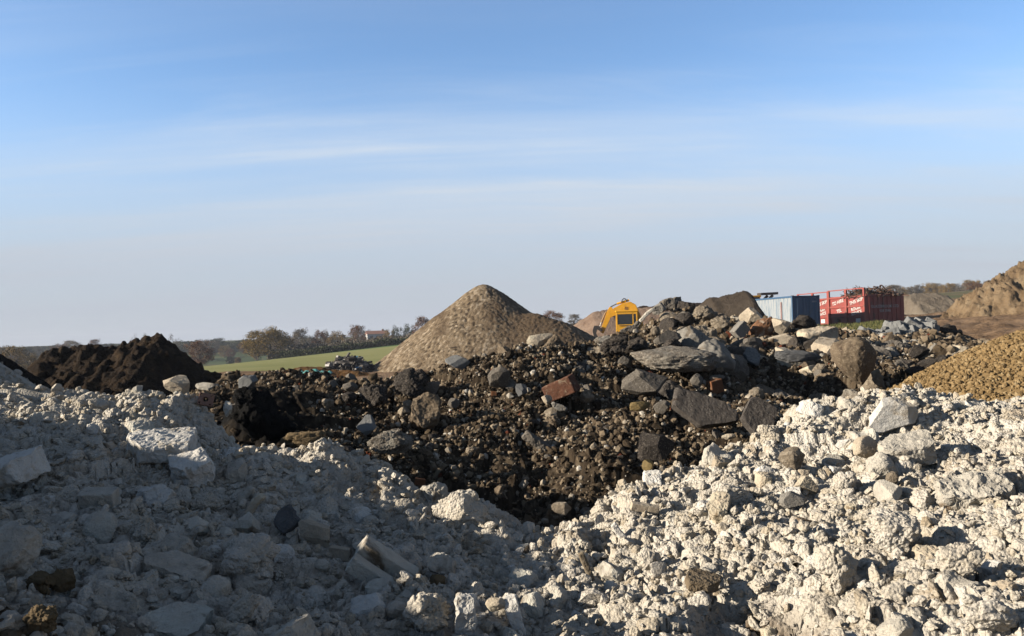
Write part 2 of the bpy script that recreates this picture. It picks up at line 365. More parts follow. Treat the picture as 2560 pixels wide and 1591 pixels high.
C['rust'] = concrete('rusty_concrete', (0.30, 0.155, 0.085), patch=[(5, 0.5, 0.62, (0.44, 0.37, 0.29)), (4, 0.63, 0.7, (0.06, 0.045, 0.035))])
C['brick'] = concrete('red_brick', (0.165, 0.078, 0.05), spread=0.35, patch=[(14, 0.52, 0.66, (0.36, 0.27, 0.19)), (8, 0.6, 0.7, (0.10, 0.06, 0.045))])
C['orangebrick'] = concrete('orange_brick', (0.24, 0.11, 0.055), spread=0.3, patch=[(12, 0.56, 0.68, (0.3, 0.22, 0.15))])
C['pinkbrick'] = concrete('dusty_pink_brick', (0.40, 0.235, 0.18), spread=0.2, patch=[(12, 0.6, 0.7, (0.46, 0.38, 0.31))])
C['mustard'] = concrete('mustard_cobble', (0.28, 0.205, 0.095), spread=0.25, bump=0.3)
C['chalk'] = M_chalk
C['whiteslab'] = concrete('white_plaster', (0.66, 0.63, 0.57), spread=0.12, patch=[(4, 0.55, 0.68, (0.50, 0.43, 0.33)), (9, 0.6, 0.7, (0.40, 0.35, 0.28))], bump=0.9, bdist=0.016, alb=1.45)
C['earthclod'] = concrete('earthy_clod', (0.24, 0.175, 0.10), spread=0.4, bump=1.0, bscale=50, bdist=0.015)
C['wood'] = stone_mat('weathered_wood', [(0, (0.14, 0.10, 0.06)), (0.5, (0.27, 0.21, 0.14)), (1, (0.40, 0.34, 0.25))], tint=0, noise=0.6, nscale=12, bump=0.5, bscale=60)
C['rubble_brown'] = concrete('dusty_rubble', (0.30, 0.245, 0.18), spread=0.4, speck=[(30, 0.75, 0.85, (0.44, 0.37, 0.28))], bump=1.0, bscale=40, bdist=0.015)

# ------------------------------------------------------------------ heaps as height fields
SURF = []        # (x array, y array, z grid): what stones can lie on
def axis(lo, hi, flo, fhi, fine, coarse):
    a = []
    if lo < flo: a.append(np.linspace(lo, flo, max(2, int((flo - lo) / coarse)), endpoint=False))
    a.append(np.linspace(flo, fhi, int((fhi - flo) / fine)))
    if hi > fhi: a.append(np.linspace(fhi, hi, max(2, int((hi - fhi) / coarse)) + 1)[1:])
    return np.concatenate(a)
def lumps3(p, cell, seed, rmin=0.42, rmax=0.8, fill=0.8):
    g = p / cell; i = np.floor(g); best = np.zeros(len(p)); t = np.full(len(p), 0.5)
    for dx in (-1, 0, 1):
        for dy in (-1, 0, 1):
            for dz in (-1, 0, 1):
                a, b, c = i[:, 0] + dx, i[:, 1] + dy, i[:, 2] + dz
                h = lambda k: _h(a, b, c, seed + k)
                rr = rmin + (rmax - rmin) * h(3)
                d2 = (g[:, 0] - a - h(0)) ** 2 + (g[:, 1] - b - h(1)) ** 2 + (g[:, 2] - c - h(2)) ** 2
                v = np.where(h(4) < fill, np.sqrt(np.maximum(rr * rr - d2, 0)), 0)
                m = v > best; best = np.where(m, v, best); t = np.where(m, h(5), t)
    return best * cell, t
def grid_mesh(name, xs, ys, fn, mat, smooth=True, surf=True, crumb=None):
    X, Y = np.meshgrid(xs, ys); x, y = X.ravel(), Y.ravel()
    r = fn(x, y); z, tint, soil = (r if isinstance(r, tuple) else (r, None, None))
    nx, ny = len(xs), len(ys)
    Z = z.reshape(ny, nx); P = np.stack([x, y, z], 1)
    if crumb is not None:      # knobbly crust pushed out along the slope's own normal, so steep sides are knobbly too
        gy, gx = np.gradient(Z, ys, xs); nr = np.stack([-gx.ravel(), -gy.ravel(), np.ones(nx * ny)], 1); nr /= np.linalg.norm(nr, axis=1, keepdims=True)
        d, dt = crumb(P); P = P + nr * d[:, None]; tint = np.clip(tint + dt, 0, 1)
        Z = Z + (d * nr[:, 2]).reshape(ny, nx)
    i = np.arange(nx * ny).reshape(ny, nx)
    F = np.stack([i[:-1, :-1], i[:-1, 1:], i[1:, 1:], i[1:, :-1]], -1).reshape(-1, 4)
    o = link(name, np_mesh(name, P, F, smooth, tint, soil), mat)
    if surf: SURF.append((xs, ys, Z))
    return o
def bil(s, x, y):
    xs, ys, Z = s
    ok = (x >= xs[0]) & (x <= xs[-1]) & (y >= ys[0]) & (y <= ys[-1])
    i = np.clip(np.searchsorted(xs, x) - 1, 0, len(xs) - 2); j = np.clip(np.searchsorted(ys, y) - 1, 0, len(ys) - 2)
    fx = np.clip((x - xs[i]) / (xs[i + 1] - xs[i]), 0, 1); fy = np.clip((y - ys[j]) / (ys[j + 1] - ys[j]), 0, 1)
    z = (Z[j, i] * (1 - fx) + Z[j, i + 1] * fx) * (1 - fy) + (Z[j + 1, i] * (1 - fx) + Z[j + 1, i + 1] * fx) * fy
    return np.where(ok, z, -1e3)
def surf_z(x, y, which=None):
    z = np.full_like(x, -1e3)
    for k, s in enumerate(SURF):
        if which is None or k in which: z = np.maximum(z, bil(s, x, y))
    return z
DS = np.geomspace(1.6, 110, 6000)
def hit(px, py, which=None):
    d = ray(px, py); P = EYE[None] + DS[:, None] * d[None]
    below = P[:, 2] < surf_z(P[:, 0].copy(), P[:, 1].copy(), which)
    k = int(np.argmax(below)) if below.any() else len(DS) - 1
    return DS[k]
P3 = lambda px, py, D: tuple(at(px, py, D))

# ---- ground: one sheet to the horizon, cut into mud yard, grass field and far fields
G_PTS = [(-30, -20, 0), (0, -20, 0), (30, -20, 0.2), (-30, 12, 0), (0, 10, 0), (14, 14, 0.3), (30, 14, 0.8), (-30, 34, -0.1), (-8, 34, 0), (6, 34, 0.3), (16, 34, 0.8), (30, 34, 1.5), (-20, 57, 0), (-8, 62, 0), (0, 62, 0.1),
         (8.4, 60, 0.65), (16, 60, 1.2), (23, 62, 1.85), (30, 65, 2.1), (37, 70, 2.75), (45, 72, 3.6), (60, 70, 4.2), (-49, 150, -1.9), (-21, 150, 0.6), (-35, 105, -0.8), (0, 150, 2.2), (-85, 150, -4.4), (-55, 70, -1.0), (-120, 250, -6.2), (-75, 290, -7), (-40, 280, -3.5), (0, 290, 1.0),
         (-170, 420, -3.0), (-90, 420, -2.0), (0, 430, 2.5), (60, 140, 6.0), (110, 170, 9), (110, 300, 9.5), (60, 300, 6), (250, 300, 12), (-300, 300, -5), (-1200, -400, 0), (1200, -400, 0), (-1200, 700, 0), (0, 700, 3.5), (-500, 700, 0.5), (500, 700, 8), (1200, 700, 6), (-1400, 1600, 2), (0, 1600, 4), (1400, 1600, 5)]
g_tps = TPS([(x / 50, y / 50, z) for x, y, z in G_PTS])
def g_base(x, y): return g_tps(x / 50, y / 50)
def field_near(x): return np.interp(x, [-200, -45, -28, -20, -12, -7, 0, 10], [60, 50, 51, 56, 62, 66, 74, 90])
def field_far(x): return np.interp(x, [-200, -49, -21, 0, 20], [150, 152, 158, 168, 180])
def build_ground():
    pos = np.concatenate([np.arange(0, 60, 0.4), np.geomspace(60, 1500, 90)])
    pos_ = np.concatenate([np.arange(0, 13, 0.4), np.arange(13, 46, 0.16), np.arange(46, 60, 0.4), np.geomspace(60, 1500, 90)])
    xs = np.concatenate([-pos[:0:-1], pos_]); ys = np.concatenate([np.linspace(-300, -8, 12), np.arange(-4, 20, 0.4), np.arange(20, 82, 0.2), np.arange(82, 90, 0.4), np.geomspace(90, 1800, 130)])
    X, Y = np.meshgrid(xs, ys); x, y = X.ravel(), Y.ravel()
    near = np.clip((95 - np.hypot(x, y)) / 40, 0, 1)
    z = g_base(x, y)
    mudm = near * (y < field_near(x))
    z = z + mudm * (0.16 * fbm2(x * 0.5, y * 0.5, 4, 3) + 0.07 * fbm2(x * 1.7, y * 1.7, 3, 5))
    # wheel ruts on the right-hand slope
    rut = np.exp(-((np.sin((x * 0.35 + y * 1.0) * 0.55)) / 0.35) ** 2) * ((x > 14) & (y > 24) & (y < 95))
    lm, _ = lumps(x + 0.2 * fbm2(x, y, 2, 8), y, 0.8, 9, 0.3, 0.7, 0.5)
    z = z - 0.20 * rut * near + mudm * (x > 10) * (0.30 * lm + 0.16 * np.abs(fbm2(x * 0.9, y * 1.4, 3, 6)))
    nx, ny = len(xs), len(ys); i = np.arange(nx * ny).reshape(ny, nx)
    F = np.stack([i[:-1, :-1], i[:-1, 1:], i[1:, 1:], i[1:, :-1]], -1).reshape(-1, 4)
    cx, cy = x[F].mean(1), y[F].mean(1)
    isf = (cy > field_near(cx)) & (cy < field_far(cx)) & (cx < 14) & (cx > -200)
    far = ~isf & ((cy > 100) | ((cx < -200) | (cy > field_far(cx))))
    V = np.stack([x, y, z], 1)
    soil = np.clip((y - (field_far(x) - 26 - 0.35 * (x + 20))) / 6, 0, 1) * np.clip((x + 44) / 10, 0, 1)
    for nm, msk, mat in (('ground', ~isf & ~far, M_mud), ('grass_field', isf, M_field), ('far_fields', far, M_far)):
        f = F[msk]; u, inv = np.unique(f, return_inverse=True)
        me = np_mesh(nm, V[u], inv.reshape(f.shape), True, None, soil[u])
        tag(link(nm, me, mat), kind='structure')
    SURF.append((xs, ys, z.reshape(ny, nx)))
build_ground()

# ---- the pale rubble heap the photographer looks over
W_PTS = [P3(*p) for p in [
    (0, 928, 8.6), (56, 950, 8.4), (111, 972, 8.0), (222, 972, 7.5), (362, 984, 7.5), (60, 1040, 6.7), (20, 1130, 5.6), (484, 1002, 7.5), (534, 1048, 7.4), (573, 1108, 7.3), (662, 1142, 7.1), (718, 1124, 7.0), (834, 1118, 7.0), (946, 1146, 6.9), (1001, 1190, 6.8), (1057, 1234, 6.7), (1157, 1230, 6.6), (1224, 1264, 6.5), (1290, 1312, 6.4), (1390, 1300, 6.4),
    (1469, 1292, 6.4), (1525, 1220, 6.4), (1641, 1168, 6.6), (1764, 1130, 6.8), (1892, 1102, 6.9), (1945, 1080, 6.95), (1978, 1006, 7.0), (2070, 1006, 7.0), (2190, 982, 7.0), (2300, 984, 6.9), (2448, 986, 6.6), (2560, 1030, 6.2),
    (0, 1250, 4.6), (400, 1200, 5.6), (250, 1080, 6.4), (700, 1200, 6.0), (900, 1300, 5.6), (1150, 1350, 5.4), (1330, 1430, 5.1), (640, 1400, 4.6),
    (0, 1591, 2.9), (400, 1591, 3.4), (800, 1591, 3.7), (1280, 1591, 3.9), (1500, 1400, 5.2), (1700, 1591, 3.8), (2100, 1591, 3.6), (2560, 1591, 3.2), (1700, 1350, 5.2), (2100, 1250, 5.3), (2560, 1250, 4.5), (2250, 1100, 6.2), (1850, 1200, 5.9)]]
W_PTS += [(-4.6, 6.9, 1.66), (-6, 7.0, 1.95), (-7.2, 6.8, 2.35), (-9, 6.5, 3.0), (-4.3, 5.5, 1.60), (-5.3, 5.2, 2.06), (-5.4, 6.1, 1.98), (-11, 5, 3.4), (-13, 5, 2.0), (-6.3, 4.8, 2.35), (-6, 3.5, 2.55), (-4.1, 3.7, 1.48), (-4, 2.5, 1.8), (-9, 2, 3.35), (-6, 0, 2.4), (-3, 0.5, 1.5), (-9, -3, 3.2), (0, 0.3, 0.35), (0, 2, 0.5), (3, 0.5, 0.6), (6, 1, 1.6), (6, 5, 2.0), (8, 4, 2.2), (0, -4, 0.2), (5, -4, 0.5),
          (-9, 9.5, 2.0), (-7, 9.3, 1.3), (-5.5, 9.0, 0.9), (-4.3, 9.2, 0.5), (-3.2, 9.0, 0.2), (-2.5, 8.7, -0.1), (-1.6, 8.4, -0.2), (-0.6, 8.0, -0.25), (0.3, 7.7, -0.3), (1.3, 8.0, -0.2), (2.2, 8.3, 0), (3.2, 8.5, 0.2), (4.5, 8.2, 0.3), (6.5, 7.6, 0.6), (8.5, 7, 0.8),
          (-9, 12, -0.5), (-4, 11, -1.4), (0, 10.5, -1.8), (4, 10.5, -1.6), (9, 10, -1.0)]
w_tps = TPS(W_PTS, 2e-3)
def white_h(x, y):
    b = w_tps(x, y)
    rg = np.interp(y, [-4, 2, 3, 3.8, 4.65, 5.4, 5.9, 6.5, 7.5, 9], [2.0, 2.44, 2.66, 2.80, 2.79, 2.57, 2.38, 2.12, 1.8, 0.6]) - np.where(x > -6.2, 0.52 * (x + 6.2), -0.3 * (x + 6.2))      # unseen ridge added left of the frame, shaped to cast shade over the slope
    b = np.maximum(b, rg)
    wx = x + 0.10 * fbm2(x * 2.2, y * 2.2, 3, 11); wy = y + 0.10 * fbm2(x * 2.2 + 40, y * 2.2, 3, 12)
    wx2 = x + 0.035 * fbm2(x * 9, y * 9, 3, 13); wy2 = y + 0.035 * fbm2(x * 9 + 7, y * 9, 3, 14)
    f0, g0 = facets(wx2 + 0.6 * (wx - x), wy2 + 0.6 * (wy - y), 0.50, 25, 0.6)
    f1, g1 = facets(wx2, wy2, 0.21, 26, 0.9); fm = np.clip(0.55 + 1.6 * fbm2(x * 1.7, y * 1.7, 2, 28), 0, 1)
    l1, t1 = lumps(wx2, wy2, 0.26, 22, 0.35, 0.75, 0.6)
    n = 0.07 * fbm2(x * 0.9, y * 0.9, 3, 16) + 0.07 * fbm2(x * 3.2, y * 3.2, 5, 18, 0.55)
    z = b + n - 0.14 + 0.18 * f0 + 0.16 * fm * f1 + 0.28 * l1
    tint = 0.5 + 0.25 * (g0 - 0.5) + 0.2 * (t1 - 0.5)
    cl, cr_ = at(60, 1540, 3.0), at(1900, 1530, 4.0)
    nn = 0.35 * fbm2(x * 4, y * 4, 3, 20)
    soil = np.clip(1.5 - np.hypot((x - cl[0]) / 0.75, (y - cl[1]) / 0.7) * 1.2 + nn, 0, 1) * 0.9
    hole = np.hypot((x - cr_[0]) / 0.25, (y - cr_[1]) / 0.42)
    soil = np.maximum(soil, np.clip(1.7 - hole * 1.3 + nn, 0, 1))
    z = z - 0.30 * np.clip(1.3 - hole, 0, 1)
    return z, tint, soil
def white_crumb(p):
    q = p + 0.045 * np.stack([fbm(p * 10 + k * 9, 4, 27 + k, 0.6) for k in range(3)], 1)
    a, ta = lumps3(q, 0.105, 61, 0.40, 0.78, 0.62); b, tb = lumps3(q, 0.043, 71, 0.40, 0.80, 0.8)
    m = np.clip(0.55 + 1.5 * fbm(p * 1.3, 2, 15), 0.2, 1)
    a = np.minimum(a, 0.045)
    return m * 0.62 * a + (0.35 + 0.65 * m) * 0.75 * b + 0.035 * (np.abs(fbm(p * 6.5, 4, 33, 0.6)) - 0.2) + 0.012 * fbm(p * 30, 3, 19), 0.25 * (ta - 0.5) + 0.25 * (tb - 0.5)
ys_ = np.concatenate([np.linspace(-4, 2.3, 50, endpoint=False), np.arange(2.3, 4.4, 0.0082), np.arange(4.4, 8.2, 0.0135), np.linspace(8.2, 10.5, 18)])
white = grid_mesh('rubble_heap', axis(-13, 9, -4.3, 4.5, 0.0098, 0.14), ys_, white_h, M_white, crumb=white_crumb)
tag(white, 'broad pale heap of crumbled rubble filling the front, shaded one side and sunlit the other', 'heap')
SW = len(SURF) - 1

# ---- the dark rubble heap behind it
D_PTS = [P3(*p) for p in [
    (560, 975, 10.8), (600, 950, 11.5), (700, 942, 12), (800, 944, 12), (900, 948, 12), (1000, 938, 12), (1100, 918, 11.8), (1200, 893, 11.6), (1300, 872, 11.6), (1400, 862, 12.2), (1500, 856, 13.2),
    (640, 1050, 9.6), (800, 1040, 10.2), (900, 1090, 9.6), (977, 1120, 9.0), (1000, 1230, 8.3), (1100, 1030, 10.3), (1100, 1150, 9.0), (1300, 1000, 10.3), (1300, 1130, 9.2), (1300, 1285, 8.2), (1500, 1000, 10.4), (1500, 1180, 8.6), (1640, 1120, 9.1),
    (1765, 1035, 9.8), (1900, 1045, 9.5), (1600, 960, 11.2), (1687, 908, 12), (1750, 940, 11.5),
    (1560, 846, 18.5), (1620, 816, 22), (1680, 784, 24), (1740, 798, 23), (1800, 812, 22), (1870, 800, 20), (1950, 812, 19), (2030, 826, 18), (2090, 850, 17.5), (2170, 842, 21), (2250, 832, 22.5), (2340, 832, 22), (2400, 850, 19), (1600, 870, 14.5), (1750, 860, 15.5), (1900, 860, 15.5), (2020, 880, 14.5), (2136, 920, 13), (2250, 890, 15), (2350, 880, 15),
    (1900, 905, 14.2), (2000, 908, 14.0), (1960, 985, 13.3), (2070, 1003, 12.7), (2230, 990, 12.2), (2300, 930, 13.6)]]
D_PTS += [(-6, 11, 0.6), (-7.5, 12, -0.2), (-6, 14.5, -0.3), (-3, 14.8, -0.3), (-0.5, 14.6, -0.2), (1.5, 15.2, 0.2), (2.3, 17, 0.4), (2.5, 20, 0.2), (3.2, 25, 0.2), (5, 28, 0.3), (8, 28, 0.6), (11, 26, 0.8), (14, 26, 0.9), (13, 18, 0.8), (11, 12, 0.4), (9, 9, 0.1),
          (-4, 8, -0.6), (0, 7, -0.3), (4, 7, -0.3), (9, 7, -0.5), (-8, 9, -0.8), (-3, 18, -0.8), (-8, 16, -0.8), (0, 20, -0.7), (16, 22, 0.3), (6, 31, -0.6), (12, 30, -0.2), (1.5, 28, -0.6)]
d_tps = TPS(D_PTS, 2e-3)
def dark_h(x, y):
    b = d_tps(x, y)
    wx = x + 0.12 * fbm2(x * 1.8, y * 1.8, 3, 31); wy = y + 0.12 * fbm2(x * 1.8 + 40, y * 1.8, 3, 32)
    l0, _ = lumps(wx, wy, 0.75, 41, 0.35, 0.65, 0.4)
    l1, t1 = lumps(wx, wy, 0.30, 42, 0.35, 0.7, 0.45)
    l2, t2 = lumps(wx, wy, 0.12, 43, 0.4, 0.78, 0.6)
    l3, t3 = lumps(x, y, 0.056, 44, 0.4, 0.85, 0.95)
    f0, g0 = facets(wx, wy, 0.6, 45, 0.8)
    n = 0.20 * f0 + 0.08 * fbm2(x * 0.8, y * 0.8, 3, 36) + 0.03 * fbm2(x * 5, y * 5, 3, 38)
    z = b + n - 0.14 + 0.08 * l0 + 0.25 * l1 + 0.38 * l2 + 0.65 * l3
    tint = 0.40 + 0.22 * (t2 - 0.5) + 0.65 * (t3 - 0.5) + 0.10 * np.clip((y - 15) / 6, 0, 1)
    q = at(640, 1035, 9.9)
    soil = np.clip(1.5 - np.hypot((x - q[0]) / 0.62, (y - q[1]) / 0.75) + 0.4 * fbm2(x * 5, y * 5, 3, 39), 0, 1)
    return z, np.clip(tint, 0, 1), soil
dark = grid_mesh('rubble_mound', axis(-8, 16, -4.6, 7.6, 0.0215, 0.09), np.concatenate([np.linspace(7, 7.9, 12, endpoint=False), np.arange(7.9, 13, 0.020), np.arange(13, 18, 0.045), np.linspace(18, 30, 150)]), dark_h, M_dark)
tag(dark, 'dark mound of broken tarmac, pebbles and hardcore in the middle of the yard', 'heap')
SD = len(SURF) - 1

# ---- yellow gravel heap at the right edge
YA = np.array([7.8, 10.8])
def yellow_h(x, y):
    d = np.sqrt((x - YA[0]) ** 2 + (y - YA[1]) ** 2 + 1.44)
    z = 2.95 - 0.66 * d + 0.10 * fbm2(x * 0.9, y * 0.9, 3, 51)
    l2, t2 = lumps(x + 0.02 * fbm2(x * 9, y * 9, 2, 52), y, 0.085, 53, 0.45, 0.8, 0.95)
    return z + 0.6 * l2, 0.5 + 0.9 * (t2 - 0.5), None
yel = grid_mesh('gravel_heap', axis(2.8, 15, 3.2, 7.2, 0.024, 0.1), axis(5.2, 17, 6.5, 11.5, 0.024, 0.1), yellow_h, M_yellow)
tag(yel, 'heap of coarse yellow gravel at the right edge behind the white rubble', 'heap')
SY = len(SURF) - 1

# ---- heaps farther off, each a ridge with its own skyline
def ridge_heap(name, prof, D, sf, sb, mat, fine, label, depth=None, noise=0.12, nfreq=0.6, lump=0.0, lcell=0.3, taper=1.0, seed=1, bend=None, rough=0.0):
    P = np.array([at(px, py, D) for px, py in prof]); px_, pz = P[:, 0], P[:, 2]
    zmax = pz.max(); base = min(pz.min(), 0) - 1.0
    ext = (zmax - base)
    y0, y1 = D - ext / sf, D + ext / sb
    xs = np.arange(px_[0] - 0.5, px_[-1] + 0.5, fine); ys = np.arange(y0, y1, fine)
    def fn(x, y):
        yc = D + (0 if bend is None else np.interp(x, px_, bend))
        yy = y - yc + 0.5 * fbm2(x * 0.5, y * 0.5, 2, seed + 5) * noise * 3
        c = np.interp(x, px_, pz)
        z = c - np.where(yy < 0, -yy * sf, yy * sb)
        z = z - 0.10 * np.exp(-(yy / 0.5) ** 2)
        z = z + noise * fbm2(x * nfreq, y * nfreq, 5, seed, 0.55)
        if rough: z = z + rough * (np.abs(fbm2(x * 2.2, y * 2.2, 4, seed + 9, 0.6)) - 0.18) + 0.35 * rough * fbm2(x * 6, y * 6, 2, seed + 11)
        t = np.full_like(x, 0.5)
        if lump:
            l, t = lumps(x, y, lcell, seed + 3, 0.4, 0.8, 0.8); z = z + lump * l
        gz = g_base(x, y)
        return np.maximum(z, gz - 0.5), t, None
    o = grid_mesh(name, xs, ys, fn, mat)
    return tag(o, label, 'heap')
ridge_heap('soil_heap', [(30, 985), (75, 912), (110, 872), (155, 858), (185, 868), (222, 857), (275, 858), (292, 866), (305, 853), (335, 851), (365, 838), (402, 837), (432, 856), (480, 892), (535, 925), (600, 953)], 28, 0.62, 0.75, M_peat, 0.055,
           'dark brown soil heap with a lumpy skyline beyond the shaded rubble', noise=0.17, nfreq=0.9, rough=0.34, lump=0.5, lcell=0.22, seed=61)
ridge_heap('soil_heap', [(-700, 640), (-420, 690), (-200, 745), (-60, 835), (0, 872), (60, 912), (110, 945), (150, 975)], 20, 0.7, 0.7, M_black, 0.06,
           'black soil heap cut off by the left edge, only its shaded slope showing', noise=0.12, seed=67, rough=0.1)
ridge_heap('topsoil_heap', [(1690, 850), (1725, 792), (1752, 762), (1780, 734), (1800, 737), (1825, 730), (1855, 720), (1868, 723), (1890, 744), (1925, 775), (1960, 800), (2000, 830)], 38, 0.62, 0.7, M_greysoil, 0.06,
           'smooth grey brown soil heap with a pointed top beside the blue container', noise=0.12, seed=71, rough=0.10, bend=[2, 1.5, 1, .5, .3, 0, -0.3, -0.3, 0.3, 1, 1.6, 2.2])
ridge_heap('hardcore_heap', [(1390, 850), (1425, 818), (1455, 795), (1482, 777), (1520, 772), (1580, 768), (1640, 766), (1700, 772), (1760, 800)], 84, 0.6, 0.6, M_pinksoil, 0.14,
           'pinkish flat topped heap of crushed hardcore behind the yellow excavator', noise=0.22, seed=75, rough=0.15)
ridge_heap('spoil_heap', [(1560, 800), (1590, 768), (1640, 760), (1700, 757), (1745, 752), (1790, 760), (1850, 790)], 95, 0.6, 0.6, M_peat, 0.2,
           'low dark ridge of spoil on the skyline between excavator and grey soil heap', noise=0.2, seed=79, rough=0.25)
ridge_heap('grey_gravel_heap', [(2205, 800), (2240, 748), (2262, 734), (2292, 728), (2335, 730), (2352, 737), (2385, 757), (2440, 787), (2480, 805)], 76, 0.6, 0.6, M_greygravel, 0.13,
           'pale grey gravel heap standing right of the red bins', noise=0.18, seed=83, rough=0.2, bend=[2, 1, 0, 0, -.5, -1, 0, 1, 2])
ridge_heap('earth_bank', [(2330, 815), (2375, 778), (2400, 748), (2440, 724), (2470, 700), (2495, 688), (2512, 690), (2535, 672), (2575, 655), (2700, 640), (2850, 690), (3000, 800)], 64, 0.55, 0.6, M_tansoil, 0.11,
           'big tan earth bank rising out of the right edge above the muddy track', noise=0.5, nfreq=0.5, seed=87, rough=0.55, lump=0.5, lcell=0.5)
ridge_heap('orange_earth_bank', [(560, 945), (600, 934), (650, 930), (700, 924), (760, 914), (800, 915), (850, 920), (900, 926), (940, 934)], 44, 0.5, 0.4, M_orange, 0.07,
           'low rusty orange earth bank along the near edge of the green field', noise=0.12, seed=91, rough=0.12)

# ---- tan shingle heap: two cones run together
CA = at(1209, 714, 55); CB = at(1338, 789, 52.5); CC = at(1395, 812, 52)
def cone_h(x, y):
    def cone(c, s, r0):
        dx, dy = x - c[0], y - c[1]
        return c[2] - s * (np.sqrt(dx * dx + dy * dy + r0 * r0) - r0)
    a = cone(CA, 0.75, 0.6); b = cone(CB, 0.70, 0.7); c = cone(CC, 0.62, 0.9)
    k = 0.35; z = np.logaddexp(np.logaddexp(a / k, b / k), c / k) * k
    # a slipped scar with an overhanging crust on the near face
    q = at(1175, 820, 51.5)
    e = np.hypot((x - q[0]) / 1.1, (y - q[1]) / 0.9)
    z = z - 0.22 * np.clip(1.2 - e, 0, 1) * (0.6 + 0.6 * fbm2(x * 3, y * 3, 3, 95))
    z = z + 0.10 * fbm2(x * 0.7, y * 0.7, 4, 93)
    l, t = lumps(x, y, 0.17, 94, 0.4, 0.8, 0.85); z = z + 0.45 * l
    streak = np.clip(fbm2(x * 0.9, y * 0.35, 3, 96) * 1.6 - 0.1, 0, 1) + np.clip(0.9 - np.hypot(x - CB[0] + 0.2, y - CB[1] + 1.2) / 3.4, 0, 1) * 1.3
    streak = np.clip(streak + np.clip(0.9 - np.hypot(x - CA[0] - 1.2, y - CA[1] + 0.6) / 1.6, 0, 1) * 0.6, 0, 0.85)
    hump = np.clip(1.5 - np.hypot((x - CB[0] - 0.4) / 3.0, (y - CB[1] + 2.4) / 3.2), 0, 1) * (0.75 + 0.4 * fbm2(x * 1.1, y * 1.1, 3, 97))
    streak = np.clip(np.maximum(streak, hump), 0, 0.9)
    return np.maximum(z, g_base(x, y) - 0.4), t, streak
cone = grid_mesh('shingle_heap', np.arange(CA[0] - 8.5, CC[0] + 6.5, 0.062), np.arange(44.5, 62.5, 0.062), cone_h, M_shingle)
tag(cone, 'tall cone shaped heap of tan shingle with a lower shoulder on its right', 'heap')

# ------------------------------------------------------------------ stones
_ICO = {}
def ico(sub):
    if sub not in _ICO:
        bm = bmesh.new(); bmesh.ops.create_icosphere(bm, subdivisions=sub, radius=1.0)
        V = np.array([v.co[:] for v in bm.verts]); F = np.array([[v.index for v in f.verts] for f in bm.faces]); bm.free()
        _ICO[sub] = (V, F)
    V, F = _ICO[sub]; return V.copy(), F
def boxgrid(n):
    """surface of a unit cube, each side split into n[0] x n[1] x n[2]"""
    idx, V, F = {}, [], []
    def vid(a):
        if a not in idx: idx[a] = len(V); V.append([a[0] / n[0] - 0.5, a[1] / n[1] - 0.5, a[2] / n[2] - 0.5])
        return idx[a]
    for ax in range(3):
        u, v = (ax + 1) % 3, (ax + 2) % 3
        for side in (0, n[ax]):
            for i in range(n[u]):
                for j in range(n[v]):
                    q = []
                    for di, dj in ((0, 0), (1, 0), (1, 1), (0, 1)):
                        a = [0, 0, 0]; a[ax] = side; a[u] = i + di; a[v] = j + dj; q.append(vid(tuple(a)))
                    F.append(q if side else q[::-1])
    return np.array(V), np.array(F)
def unit(V):
    lo, hi = V.min(0), V.max(0); return (V - (lo + hi) / 2) / (hi - lo)
